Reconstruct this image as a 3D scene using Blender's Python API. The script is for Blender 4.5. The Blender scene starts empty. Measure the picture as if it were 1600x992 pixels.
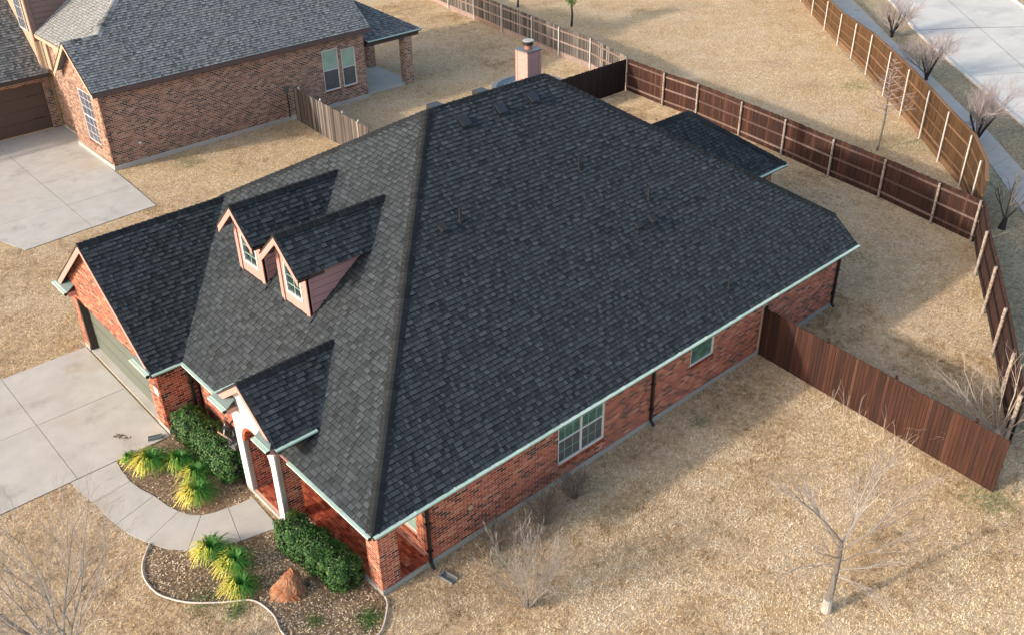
import bpy, math, random
import numpy as np
from mathutils import Matrix, Vector
R = math.radians
scene = bpy.context.scene
col = scene.collection
rng = random.Random(7)
npr = np.random.default_rng(11)

# ------------------------------------------------------------------ camera
PITCH, YAW, ROLL, FPX = 0.5662, 0.8458, -0.0158, 1497.4
CAM = Vector((-7.9664, -13.8952, 18.2988))
fw = Vector((math.cos(PITCH)*math.cos(YAW), math.cos(PITCH)*math.sin(YAW), -math.sin(PITCH)))
rt0 = Vector((math.sin(YAW), -math.cos(YAW), 0.0))
up0 = rt0.cross(fw)
rt = math.cos(ROLL)*rt0 + math.sin(ROLL)*up0
up = math.cos(ROLL)*up0 - math.sin(ROLL)*rt0
cam_d = bpy.data.cameras.new('camera')
cam = bpy.data.objects.new('camera', cam_d)
col.objects.link(cam)
cam.matrix_world = Matrix(((rt.x, up.x, -fw.x, CAM.x), (rt.y, up.y, -fw.y, CAM.y), (rt.z, up.z, -fw.z, CAM.z), (0, 0, 0, 1)))
cam_d.sensor_fit = 'HORIZONTAL'; cam_d.sensor_width = 36.0
cam_d.lens = FPX/1600*36
cam_d.clip_start = 0.1; cam_d.clip_end = 2000
scene.camera = cam

# ------------------------------------------------------------------ light
SUN = Vector((-2.6, 0.72, 1.02)).normalized()        # towards the sun
w = bpy.data.worlds.new('World'); scene.world = w; w.use_nodes = True
nt = w.node_tree; nt.nodes.clear()
sky = nt.nodes.new('ShaderNodeTexSky'); sky.sky_type = 'NISHITA'; sky.sun_disc = False
sky.sun_elevation = math.asin(SUN.z); sky.sun_rotation = math.atan2(SUN.x, SUN.y)
sky.air_density = 1.0; sky.dust_density = 2.2; sky.ozone_density = 0.0
bg = nt.nodes.new('ShaderNodeBackground'); bg.inputs[1].default_value = 0.15
wo = nt.nodes.new('ShaderNodeOutputWorld')
nt.links.new(sky.outputs[0], bg.inputs[0]); nt.links.new(bg.outputs[0], wo.inputs[0])
sd = bpy.data.lights.new('sun', 'SUN'); sd.energy = 2.0; sd.angle = R(2.2); sd.color = (1.0, 0.91, 0.80)
so = bpy.data.objects.new('sun', sd); col.objects.link(so)
so.rotation_mode = 'QUATERNION'; so.rotation_quaternion = SUN.to_track_quat('Z', 'Y')
so.location = (-40, 10, 40)
scene.view_settings.view_transform = 'Standard'; scene.view_settings.look = 'None'
scene.view_settings.exposure = 1.15; scene.view_settings.gamma = 1.0

# ------------------------------------------------------------------ materials
def ramp(nt, stops):
    n = nt.nodes.new('ShaderNodeValToRGB'); cr = n.color_ramp
    while len(cr.elements) < len(stops): cr.elements.new(0.5)
    for e, (p, c) in zip(cr.elements, stops):
        e.position = p; e.color = (c[0], c[1], c[2], 1)
    return n
def mat(name, stops, rough=0.85, noise=None, nmix=0.35, ndark=0.6, bump=0.0, bscale=60, metal=0.0, spec=0.3, src='rv', big=None):
    """colour from the per-piece value 'rv' (or position noise), broken up by finer noise"""
    m = bpy.data.materials.new(name); m.use_nodes = True
    nt = m.node_tree; b = nt.nodes['Principled BSDF']
    b.inputs['Roughness'].default_value = rough; b.inputs['Metallic'].default_value = metal
    b.inputs['Specular IOR Level'].default_value = spec
    geo = nt.nodes.new('ShaderNodeNewGeometry')
    if len(stops) == 1: stops = [(0, stops[0]), (1, stops[0])]
    rp = ramp(nt, stops)
    if src == 'rv':
        a = nt.nodes.new('ShaderNodeAttribute'); a.attribute_name = 'rv'
        nt.links.new(a.outputs['Fac'], rp.inputs[0])
    else:
        t = nt.nodes.new('ShaderNodeTexNoise'); t.inputs['Scale'].default_value = src; t.inputs['Detail'].default_value = 6
        t.inputs['Roughness'].default_value = 0.65
        nt.links.new(geo.outputs['Position'], t.inputs['Vector']); nt.links.new(t.outputs['Fac'], rp.inputs[0])
    out = rp.outputs[0]
    for sc, mx, dk in ([(noise, nmix, ndark)] if noise else []) + ([big] if big else []):
        t = nt.nodes.new('ShaderNodeTexNoise'); t.inputs['Scale'].default_value = sc; t.inputs['Detail'].default_value = 5
        t.inputs['Roughness'].default_value = 0.6
        nt.links.new(geo.outputs['Position'], t.inputs['Vector'])
        r2 = ramp(nt, [(0.32, (dk, dk, dk)), (0.68, (1.25, 1.25, 1.25))])
        nt.links.new(t.outputs['Fac'], r2.inputs[0])
        mm = nt.nodes.new('ShaderNodeMix'); mm.data_type = 'RGBA'; mm.blend_type = 'MULTIPLY'
        mm.inputs[0].default_value = mx
        nt.links.new(out, mm.inputs[6]); nt.links.new(r2.outputs[0], mm.inputs[7]); out = mm.outputs[2]
    nt.links.new(out, b.inputs['Base Color'])
    if bump:
        t = nt.nodes.new('ShaderNodeTexNoise'); t.inputs['Scale'].default_value = bscale; t.inputs['Detail'].default_value = 4
        nt.links.new(geo.outputs['Position'], t.inputs['Vector'])
        bn = nt.nodes.new('ShaderNodeBump'); bn.inputs['Strength'].default_value = bump; bn.inputs['Distance'].default_value = 0.03
        nt.links.new(t.outputs['Fac'], bn.inputs['Height']); nt.links.new(bn.outputs[0], b.inputs['Normal'])
    return m
M = {}
M['shingle'] = mat('charcoal shingle', [(0, (.006, .007, .008)), (.06, (.011, .014, .016)), (.2, (.021, .025, .028)), (.45, (.037, .045, .051)), (1, (.084, .097, .107))], .93, 60, .35, .6, .3, 200)
M['shingle_cap'] = mat('ridge cap shingle', [(0, (.012, .014, .016)), (1, (.022, .025, .028))], .93, 40, .4, .6, .3, 200)
M['shingle_old'] = mat('weathered grey shingle', [(0, (.03, .032, .033)), (.06, (.07, .074, .075)), (.2, (.105, .11, .11)), (.5, (.225, .23, .225)), (1, (.34, .34, .33))], .95, 60, .35, .65, .3, 200)
M['deck'] = mat('roof felt', [(.02, .022, .025)], .95)
M['brick'] = mat('red brick', [(0, (.045, .024, .020)), (.12, (.09, .03, .022)), (.18, (.19, .036, .020)), (.5, (.34, .070, .034)), (.85, (.46, .125, .062)), (1, (.54, .25, .16))], .9, 25, .25, .65, .3, 120)
M['mortar'] = mat('pale mortar', [(0, (.60, .40, .31)), (1, (.68, .49, .39))], .95, 12, .3, .7, src=3.0)
M['brick_nb'] = mat('brown mottled brick', [(0, (.05, .034, .032)), (.20, (.09, .05, .042)), (.27, (.17, .078, .055)), (.65, (.26, .125, .085)), (1, (.40, .24, .17))], .9, 25, .45, .6, .3, 120)
M['mortar_nb'] = mat('tan mortar', [(0, (.60, .46, .36)), (1, (.68, .54, .43))], .95, src=3.0)
M['concrete'] = mat('broom finished concrete', [(0, (.39, .365, .32)), (.5, (.46, .435, .39)), (1, (.51, .485, .44))], .9, 30, .18, .7, .15, 150, src=.5, big=(1.3, .25, .7))
M['concrete_dk'] = mat('foundation concrete', [(0, (.27, .255, .235)), (1, (.44, .42, .38))], .9, 20, .3, .7, .2, 90, src=1.2)
M['road'] = mat('street concrete', [(0, (.48, .455, .415)), (.5, (.56, .535, .49)), (1, (.61, .585, .54))], .9, 15, .12, .8, .1, 80, src=.12, big=(.7, .2, .75))
M['joint'] = mat('dark joint grey', [(.10, .095, .09)], .95)  # plain dark grey for slab and road joints
M['pink'] = mat('pinkish beige trim paint', [(0, (.42, .225, .195)), (1, (.48, .265, .235))], .6, 8, .12, .8, src=1.0)
M['siding'] = mat('dusty pink siding', [(0, (.37, .205, .205)), (1, (.43, .24, .235))], .65, 8, .15, .8, src=1.5)
M['cream'] = mat('cream trim paint', [(0, (.46, .32, .22)), (1, (.53, .38, .27))], .6, src=1.0)
M['nbsiding'] = mat('plum brown siding', [(.22, .14, .12)], .7, 8, .15, .8)
M['white'] = mat('white paint', [(0, (.60, .585, .57)), (1, (.68, .67, .65))], .55, 10, .1, .8, src=2.0)
M['stone'] = mat('pale grey cast stone', [(0, (.32, .30, .275)), (1, (.44, .42, .39))], .9, 14, .4, .6, .3, 60, src=2.0)
M['mint'] = mat('pale green gutter cover', [(0, (.38, .53, .44)), (1, (.48, .62, .53))], .5, 6, .15, .8, spec=.5)
M['teal_edge'] = mat('green coated flashing', [(.10, .20, .175)], .4, spec=.5)
M['black'] = mat('black painted metal', [(.012, .012, .013)], .45, spec=.5)
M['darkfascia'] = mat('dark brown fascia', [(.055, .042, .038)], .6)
M['door'] = mat('sage grey garage door', [(0, (.105, .12, .10)), (1, (.125, .14, .118))], .5, 3, .12, .85, src=.8)
M['nbdoor'] = mat('brown garage door', [(.10, .068, .055)], .55, 6, .15, .8)
M['vent'] = mat('black vent metal', [(.022, .025, .028)], .4, spec=.5)
M['lead'] = mat('grey metal flashing', [(.16, .17, .18)], .4, 20, .4, .5, metal=.4)
M['galv'] = mat('galvanised steel post', [(0, (.52, .50, .47)), (1, (.68, .66, .62))], .5, 18, .35, .5, src=6.0)
M['palepost'] = mat('whitish flaking post', [(0, (.12, .09, .075)), (.42, (.20, .155, .125)), (.52, (.36, .295, .245)), (1, (.52, .45, .39))], .8, 20, .3, .6, .2, 40, src=9.0)
def wood(name, stops, grain=(42, 42, .9)):
    m = mat(name, stops, .85)
    nt = m.node_tree; b = nt.nodes['Principled BSDF']
    geo = nt.nodes.new('ShaderNodeNewGeometry'); mp = nt.nodes.new('ShaderNodeMapping'); mp.inputs['Scale'].default_value = grain
    t = nt.nodes.new('ShaderNodeTexNoise'); t.inputs['Scale'].default_value = 1.0; t.inputs['Detail'].default_value = 5
    nt.links.new(geo.outputs['Position'], mp.inputs[0]); nt.links.new(mp.outputs[0], t.inputs['Vector'])
    r2 = ramp(nt, [(0.32, (.28, .28, .30)), (0.5, (.85, .85, .85)), (0.68, (1.55, 1.45, 1.35))]); nt.links.new(t.outputs['Fac'], r2.inputs[0])
    src = b.inputs['Base Color'].links[0].from_socket
    mm = nt.nodes.new('ShaderNodeMix'); mm.data_type = 'RGBA'; mm.blend_type = 'MULTIPLY'; mm.inputs[0].default_value = .7
    nt.links.new(src, mm.inputs[6]); nt.links.new(r2.outputs[0], mm.inputs[7]); nt.links.new(mm.outputs[2], b.inputs['Base Color'])
    bn = nt.nodes.new('ShaderNodeBump'); bn.inputs['Strength'].default_value = .3; bn.inputs['Distance'].default_value = .01
    nt.links.new(t.outputs['Fac'], bn.inputs['Height']); nt.links.new(bn.outputs[0], b.inputs['Normal'])
    return m
M['redwood'] = wood('dark red stained cedar', [(0, (.024, .013, .011)), (.3, (.036, .0155, .011)), (.7, (.057, .0215, .0135)), (1, (.088, .038, .024))])
M['redrail'] = wood('worn brown rail', [(0, (.10, .06, .048)), (1, (.22, .15, .125))])
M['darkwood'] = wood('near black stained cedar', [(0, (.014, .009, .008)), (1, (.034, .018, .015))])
M['oak'] = wood('amber brown cedar', [(0, (.050, .025, .010)), (.5, (.092, .045, .017)), (1, (.140, .072, .029))])
M['oakrail'] = wood('tan timber rail', [(0, (.145, .075, .035)), (1, (.22, .125, .066))])
M['greywood'] = wood('weathered grey cedar', [(0, (.03, .026, .027)), (.4, (.08, .066, .06)), (.75, (.165, .145, .132)), (1, (.27, .24, .22))])
M['greyrail'] = wood('weathered pinkish rail', [(0, (.22, .155, .13)), (1, (.32, .24, .21))])
M['bark'] = mat('grey brown bark', [(0, (.075, .062, .054)), (1, (.21, .185, .165))], .95, 30, .4, .6)
M['barkpale'] = mat('pale grey twigs', [(0, (.19, .165, .15)), (1, (.36, .325, .30))], .95, 30, .3, .6)
M['barkpink'] = mat('pinkish grey twigs', [(0, (.25, .20, .19)), (1, (.42, .345, .335))], .95)
M['barkdark'] = mat('dark bark', [(.035, .03, .03)], .95, 20, .3, .6)
M['barkcream'] = mat('cream bark', [(0, (.33, .26, .205)), (1, (.50, .42, .35))], .9, 30, .4, .6)
M['leaf'] = mat('dark evergreen leaves', [(0, (.013, .058, .011)), (.5, (.034, .115, .020)), (.85, (.078, .18, .030)), (1, (.19, .235, .055))], .5, spec=.4)
M['leafbright'] = mat('fresh green leaves', [(0, (.04, .11, .02)), (1, (.13, .25, .05))], .6)
M['blade'] = mat('strap leaves green to yellow', [(0, (.025, .12, .018)), (.40, (.07, .23, .03)), (.55, (.24, .34, .035)), (.78, (.52, .46, .05)), (1, (.66, .55, .09))], .55)
M['straw'] = mat('dormant grass blades', [(0, (.10, .06, .025)), (.18, (.41, .25, .11)), (.45, (.655, .485, .295)), (.75, (.80, .65, .445)), (1, (.83, .735, .575))], .95, spec=.1)
M['chip'] = mat('bark mulch chips', [(0, (.06, .04, .026)), (.4, (.20, .138, .088)), (.8, (.33, .24, .16)), (1, (.46, .36, .26))], .95, spec=.1)
M['rock'] = mat('red sandstone', [(0, (.20, .065, .03)), (.42, (.31, .115, .055)), (.55, (.36, .19, .11)), (.72, (.40, .27, .18)), (1, (.44, .32, .235))], .9, 9, .45, .6, .8, 14, src=1.6)
M['pool'] = mat('pale blue vinyl', [(.38, .45, .49)], .4)
M['poolrim'] = mat('dull grey rim', [(.17, .17, .17)], .6)
def glass(name, c, rough=.08, c2=None, sc=4):
    m = bpy.data.materials.new(name); m.use_nodes = True
    nt = m.node_tree; b = nt.nodes['Principled BSDF']; b.inputs['Roughness'].default_value = rough
    b.inputs['Specular IOR Level'].default_value = .8
    geo = nt.nodes.new('ShaderNodeNewGeometry'); t = nt.nodes.new('ShaderNodeTexNoise'); t.inputs['Scale'].default_value = sc
    t.inputs['Detail'].default_value = 6
    nt.links.new(geo.outputs['Position'], t.inputs['Vector'])
    r2 = ramp(nt, [(.3, c), (.7, c2 or c)]); nt.links.new(t.outputs['Fac'], r2.inputs[0]); nt.links.new(r2.outputs[0], b.inputs['Base Color'])
    return m
M['glass_teal'] = glass('greenish reflective glass', (.03, .10, .075), .12, (.085, .20, .15))
M['glass_pale'] = glass('pale green blind behind glass', (.22, .36, .30), .12, (.30, .46, .39), 2)
M['glass_dark'] = glass('dark glass', (.012, .018, .02), .06, (.03, .045, .05))
M['screen'] = glass('grey insect screen', (.05, .055, .06), .6, (.085, .09, .095))
M['glass_lilac'] = glass('blue grey glass', (.07, .08, .11), .1, (.14, .14, .18))

def stain(m, c, sc, lo, hi, amt, stretch=(1, 1, 1)):
    nt = m.node_tree; b = nt.nodes['Principled BSDF']; src = b.inputs['Base Color'].links[0].from_socket
    geo = nt.nodes.new('ShaderNodeNewGeometry'); mp = nt.nodes.new('ShaderNodeMapping'); mp.inputs['Scale'].default_value = stretch
    t = nt.nodes.new('ShaderNodeTexNoise'); t.inputs['Scale'].default_value = sc; t.inputs['Detail'].default_value = 7; t.inputs['Roughness'].default_value = .6
    nt.links.new(geo.outputs['Position'], mp.inputs[0]); nt.links.new(mp.outputs[0], t.inputs['Vector'])
    r = ramp(nt, [(lo, (0, 0, 0)), (hi, (amt,)*3)]); nt.links.new(t.outputs['Fac'], r.inputs[0])
    mm = nt.nodes.new('ShaderNodeMix'); mm.data_type = 'RGBA'; nt.links.new(r.outputs[0], mm.inputs[0]); nt.links.new(src, mm.inputs[6]); mm.inputs[7].default_value = (*c, 1)
    nt.links.new(mm.outputs[2], b.inputs['Base Color'])
stain(M['concrete'], (.22, .20, .175), .8, .56, .74, .55); stain(M['concrete'], (.42, .32, .20), .45, .55, .75, .5); stain(M['concrete'], (.20, .18, .16), 9, .66, .74, .4)
stain(M['road'], (.30, .29, .28), .5, .52, .75, .5, (.35, 1.2, 1)); stain(M['road'], (.25, .24, .23), .25, .55, .7, .35)
def lawn_mat():
    m = bpy.data.materials.new('dormant lawn'); m.use_nodes = True
    nt = m.node_tree; b = nt.nodes['Principled BSDF']; b.inputs['Roughness'].default_value = 1; b.inputs['Specular IOR Level'].default_value = .1
    geo = nt.nodes.new('ShaderNodeNewGeometry')
    def tex(sc, det=6, ro=.6):
        t = nt.nodes.new('ShaderNodeTexNoise'); t.inputs['Scale'].default_value = sc; t.inputs['Detail'].default_value = det; t.inputs['Roughness'].default_value = ro
        nt.links.new(geo.outputs['Position'], t.inputs['Vector']); return t
    a = tex(7, 8, .75); r1 = ramp(nt, [(.30, (.21, .14, .07)), (.44, (.42, .30, .17)), (.56, (.58, .44, .275)), (.72, (.70, .555, .365))])
    nt.links.new(a.outputs['Fac'], r1.inputs[0]); out = r1.outputs[0]
    def mix(fac_tex, lo, hi, colr, amount, blend='MIX'):
        nonlocal out
        r = ramp(nt, [(lo, (0, 0, 0)), (hi, (amount,)*3)]); nt.links.new(fac_tex.outputs['Fac'], r.inputs[0])
        mm = nt.nodes.new('ShaderNodeMix'); mm.data_type = 'RGBA'; mm.blend_type = blend
        nt.links.new(r.outputs[0], mm.inputs[0]); nt.links.new(out, mm.inputs[6]); mm.inputs[7].default_value = (*colr, 1); out = mm.outputs[2]
    mix(tex(.32, 4), .48, .72, (.56, .45, .33), .6)
    mix(tex(.55, 5), .56, .74, (.50, .30, .12), .45)
    mix(tex(.75, 5, .7), .60, .76, (.34, .31, .10), .5)
    mix(tex(22, 4, .8), .50, .70, (.14, .10, .055), .55)
    nt.links.new(out, b.inputs['Base Color'])
    t = tex(14, 5, .8); bn = nt.nodes.new('ShaderNodeBump'); bn.inputs['Strength'].default_value = .5; bn.inputs['Distance'].default_value = .04
    nt.links.new(t.outputs['Fac'], bn.inputs['Height']); nt.links.new(bn.outputs[0], b.inputs['Normal'])
    return m
M['lawn'] = lawn_mat()
M['verge'] = mat('olive winter grass', [(.3, (.17, .14, .09)), (.5, (.34, .29, .19)), (.7, (.48, .42, .29))], 1, 22, .5, .5, .5, 15, src=6.0, big=(.5, .4, .7), spec=.1)
M['mulch'] = mat('brown mulch', [(.3, (.10, .068, .044)), (.5, (.27, .19, .12)), (.7, (.44, .33, .22))], 1, 30, .5, .5, .8, 30, src=9.0, big=(1.2, .5, .6), spec=.1)
M['dirt'] = mat('dark leaf litter', [(.3, (.035, .028, .022)), (.5, (.10, .078, .058)), (.7, (.20, .16, .12))], 1, 30, .5, .5, .8, 30, src=7.0, spec=.1)

# ------------------------------------------------------------------ geometry helpers
class MB:
    """collects polygons with one colour value each"""
    def __init__(s): s.v = []; s.f = []; s.a = []
    def poly(s, pts, rv=.5):
        n = len(s.v); s.v.extend([tuple(p) for p in pts]); s.f.append(tuple(range(n, n+len(pts)))); s.a.append(rv)
    def add(s, verts, faces, rv=.5):
        n = len(s.v); s.v.extend([tuple(p) for p in verts])
        for i_, f in enumerate(faces): s.f.append(tuple(n+i for i in f)); s.a.append(rv if not isinstance(rv, (list, tuple)) else rv[min(i_, len(rv)-1)])
    def box(s, a, b, rv=.5):
        x0, y0, z0 = [min(a[i], b[i]) for i in range(3)]; x1, y1, z1 = [max(a[i], b[i]) for i in range(3)]
        s.add([(x0,y0,z0),(x1,y0,z0),(x1,y1,z0),(x0,y1,z0),(x0,y0,z1),(x1,y0,z1),(x1,y1,z1),(x0,y1,z1)], BOXF, rv)
    def obox(s, o, u, v, w_, rv=.5):
        o, u, v, w_ = Vector(o), Vector(u), Vector(v), Vector(w_)
        P = [o, o+u, o+u+v, o+v]; P += [p+w_ for p in P]
        if u.cross(v).dot(w_) < 0: s.add(P, [tuple(reversed(f)) for f in BOXF], rv)
        else: s.add(P, BOXF, rv)
    def prism(s, pts, ext, rv=.5):
        pts = [Vector(p) for p in pts]; ext = Vector(ext); n = len(pts)
        q = [p+ext for p in pts]
        s.poly(q, rv); s.poly(list(reversed(pts)), rv)
        for i in range(n):
            j = (i+1) % n; s.poly([pts[i], pts[j], q[j], q[i]], rv)
    def bar(s, p, q, w_, h, rv=.5, upv=(0, 0, 1)):
        p, q = Vector(p), Vector(q); d = (q-p).normalized(); sd_ = d.cross(Vector(upv)).normalized(); u_ = sd_.cross(d)
        s.obox(p - sd_*w_/2 - u_*h/2, q-p, sd_*w_, u_*h, rv)
    def tube(s, pts, rad, n=6, rv=.5, cap=True):
        rings = []
        for i, p in enumerate(pts):
            p = Vector(p); d = (Vector(pts[min(i+1, len(pts)-1)]) - Vector(pts[max(i-1, 0)])).normalized()
            a = d.orthogonal().normalized() if i == 0 else (a_prev - d*a_prev.dot(d)).normalized()
            a_prev = a; b = d.cross(a); r = rad[i] if isinstance(rad, (list, tuple)) else rad
            rings.append([p + (a*math.cos(2*math.pi*k/n) + b*math.sin(2*math.pi*k/n))*r for k in range(n)])
        base = len(s.v)
        for ring in rings: s.v.extend([tuple(p) for p in ring])
        for i in range(len(rings)-1):
            for k in range(n):
                k2 = (k+1) % n
                s.f.append((base+i*n+k, base+i*n+k2, base+(i+1)*n+k2, base+(i+1)*n+k)); s.a.append(rv)
        if cap:
            s.f.append(tuple(base+(len(rings)-1)*n+k for k in range(n))); s.a.append(rv)
            s.f.append(tuple(base+n-1-k for k in range(n))); s.a.append(rv)
    def cyl(s, c, r, h, n=16, rv=.5, r2=None):
        s.tube([c, (c[0], c[1], c[2]+h)], [r, r if r2 is None else r2], n, rv)
    def mesh(s, name, m):
        me = bpy.data.meshes.new(name); me.from_pydata(s.v, [], s.f)
        at = me.attributes.new('rv', 'FLOAT', 'FACE'); at.data.foreach_set('value', s.a)
        for mm in (m if isinstance(m, (list, tuple)) else [m]): me.materials.append(mm)
        return me
    def build(s, name, m, parent=None, **k):
        return link(name, s.mesh(name, m), parent, **k)
BOXF = [(0,3,2,1),(4,5,6,7),(0,1,5,4),(1,2,6,5),(2,3,7,6),(3,0,4,7)]
def link(name, data, parent=None, basis=None, label=None, category=None, group=None, kind=None):
    o = bpy.data.objects.new(name, data); col.objects.link(o)
    Mx = basis if basis is not None else Matrix.Identity(4)
    if parent is not None:
        o.parent = parent
        if parent.type == 'EMPTY': Mx = Matrix.Translation(-Vector(parent.location)) @ Mx   # geometry is written in world metres
    o.matrix_basis = Mx
    tag(o, label, category, group, kind)
    return o
def tag(o, label=None, category=None, group=None, kind=None):
    for k, v in (('label', label), ('category', category), ('group', group), ('kind', kind)):
        if v: o[k] = v
    return o
def empty(name, loc, label, category, group=None):
    o = bpy.data.objects.new(name, None); o.location = loc; o.empty_display_size = .3; col.objects.link(o)
    return tag(o, label, category, group)
def own_origin(o, loc):
    """shift a one-mesh thing so its origin sits at its base"""
    o.data.transform(Matrix.Translation(-Vector(loc))); o.location = loc
    return o
def clip(poly, planes):
    for n, d in planes:
        out = []
        for i, p in enumerate(poly):
            q = poly[(i+1) % len(poly)]; a = n.dot(p)-d; b = n.dot(q)-d
            if a >= 0: out.append(p)
            if (a > 0 and b < 0) or (a < 0 and b > 0): out.append(p + (q-p)*(a/(a-b)))
        poly = out
        if len(poly) < 3: return []
    return poly
def HL(p, q):
    """vertical half-space to the left of plan line p->q"""
    d = Vector((q[0]-p[0], q[1]-p[1], 0)).normalized(); n = Vector((-d.y, d.x, 0))
    return n, n.dot(Vector((p[0], p[1], 0)))
class Pieces:
    """loose pieces: the nearest `limit` become objects of their own, the rest one joined part"""
    def __init__(s, name, m, parent, limit=300, rest='stuff'): s.name = name; s.m = m; s.parent = parent; s.limit = limit; s.items = []; s.lib = {}; s.edge = name == 'shingle'
    def add(s, Mx, key, geo, rv, parent=None): s.items.append((Mx, key, geo, rv, parent or s.parent))
    def flush(s):
        free = [i for i in s.items if i[1] is not None]
        if s.limit: free.sort(key=lambda i: (i[0].translation - CAM).length)
        single = free[:s.limit]; ids = set(map(id, single))
        for Mx, key, geo, rv, par in single:
            k = (key, round(rv*9))
            if k not in s.lib:
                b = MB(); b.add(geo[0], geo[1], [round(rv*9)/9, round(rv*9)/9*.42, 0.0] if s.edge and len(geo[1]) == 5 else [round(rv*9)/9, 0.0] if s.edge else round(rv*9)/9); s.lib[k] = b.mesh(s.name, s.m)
            link(s.name, s.lib[k], par, Mx)
        b = MB()
        for it in s.items:
            if id(it) in ids: continue
            Mx, key, geo, rv, par = it
            b.add([Mx @ Vector(p) for p in geo[0]], geo[1], ([rv, rv*.42, 0.0] if key is not None else [rv, 0.0]) if s.edge else rv)  # darker upper band and near-black asphalt edges paint the courses' shadow lines
        if b.f: b.build(s.name, s.m, s.parent, kind='stuff')
def frame(o, u, v, n):
    o, u, v, n = map(Vector, (o, u, v, n))
    return Matrix(((u.x, v.x, n.x, o.x), (u.y, v.y, n.y, o.y), (u.z, v.z, n.z, o.z), (0, 0, 0, 1)))

def shingles(pc, O, U, V, um, vm, planes, e=.138, thick=1.0, bias=0.0, wid=(.10, .13, .16, .20, .25), cap=None):
    """lay courses of laminated tabs on the plane through O along U (eave) and V (up the slope)"""
    O, U, V = Vector(O), Vector(U).normalized(), Vector(V).normalized(); N = U.cross(V)
    if N.z < 0: N = -N
    flip = U.cross(V).z < 0
    k = 0
    while k*e < vm:
        v0 = k*e - .02; L = e*1.25; u = -rng.random()*.3
        hi = rng.random() < .5
        while u < um:
            wd = rng.choice(wid); hi = not hi if rng.random() < .8 else hi
            t = (.030 if hi else .014)*thick
            rv = min(1, max(.2, (rng.gauss(.57, .10) if hi else rng.gauss(.43, .11)) + bias))
            g = .004
            loc = [(g, 0), (wd-g, 0), (wd-g, L), (g, L)]
            P = [O + U*(u+a) + V*(v0+b) for a, b in loc]
            C = clip(P, planes)
            if len(C) >= 3:
                full = len(C) == 4 and all((a-b).length < 1e-6 for a, b in zip(C, P))
                if full:
                    h = [t, t, .002, .002]
                    sb = e*.80; hb = t+(.002-t)*sb/L      # course shadow painted as a darker granule band across the top of each exposure
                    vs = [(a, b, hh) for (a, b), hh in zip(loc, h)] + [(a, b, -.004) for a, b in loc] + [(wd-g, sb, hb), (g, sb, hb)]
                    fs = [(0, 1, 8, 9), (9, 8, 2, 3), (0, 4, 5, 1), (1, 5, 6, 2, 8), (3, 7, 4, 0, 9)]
                    if flip: fs = [tuple(reversed(f)) for f in fs]
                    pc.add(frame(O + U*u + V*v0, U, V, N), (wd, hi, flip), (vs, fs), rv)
                else:
                    hs = [t + (.002-t)*min(1, max(0, ((p-O).dot(V)-v0)/L)) for p in C]; n = len(C)
                    org = C[0]; q = [(p-org).dot(U) for p in C]; r_ = [(p-org).dot(V) for p in C]
                    vs = [(a, b, hh) for a, b, hh in zip(q, r_, hs)] + [(a, b, -.004) for a, b in zip(q, r_)]
                    fs = [tuple(range(n))] + [(i, n+i, n+(i+1) % n, (i+1) % n) for i in range(n)]
                    if flip: fs = [tuple(reversed(f)) for f in fs]
                    pc.add(frame(org, U, V, N), None, (vs, fs), rv)
            u += wd
        k += 1
def caps(pc, p, q, na, nb, half=.2, e=.2, lift=.05):
    """overlapping cap shingles bent over a hip or ridge; na/nb: down-slope directions either side"""
    p, q = Vector(p), Vector(q); d = (q-p).normalized(); n = int((q-p).length/e)+1
    na = (Vector(na) - d*Vector(na).dot(d)).normalized(); nb = (Vector(nb) - d*Vector(nb).dot(d)).normalized()
    upn = -(na+nb).normalized()
    if upn.z < 0: upn = -upn
    L = min(e*1.35, .3)
    for i in range(n):
        s0 = (q-p).length*i/n; rv = rng.random()
        vs = []
        for s_, h in ((0, lift), (L, lift*.45)):
            s2 = min(s_, (q-p).length - s0)
            vs += [d*s2 + na*half + upn*h*.6, d*s2 + na*half*.22 + upn*(h*1.15), d*s2 + nb*half*.22 + upn*(h*1.15), d*s2 + nb*half + upn*h*.6]
            vs += [d*s2 + na*half + upn*-.01, d*s2 + nb*half + upn*-.01]
        fs = [(0, 1, 7, 6), (1, 2, 8, 7), (2, 3, 9, 8), (4, 0, 6, 10), (3, 5, 11, 9), (4, 5, 3, 2, 1, 0), (6, 7, 8, 9, 11, 10)]
        pc.add(Matrix.Translation(p + d*s0), ('cap', id(pc), round(na.x, 3), round(nb.x, 3), round(d.x, 3), i == n-1), (vs, fs), rv)
def deck(parent, pts, m, th=.05, name='roof'):
    b = MB(); n = (Vector(pts[1])-Vector(pts[0])).cross(Vector(pts[2])-Vector(pts[0])).normalized()
    if n.z < 0: pts = list(reversed(pts)); n = -n
    b.prism([Vector(p)-n*(th+.004) for p in pts], n*th); return b.build(name, m, parent)

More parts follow.
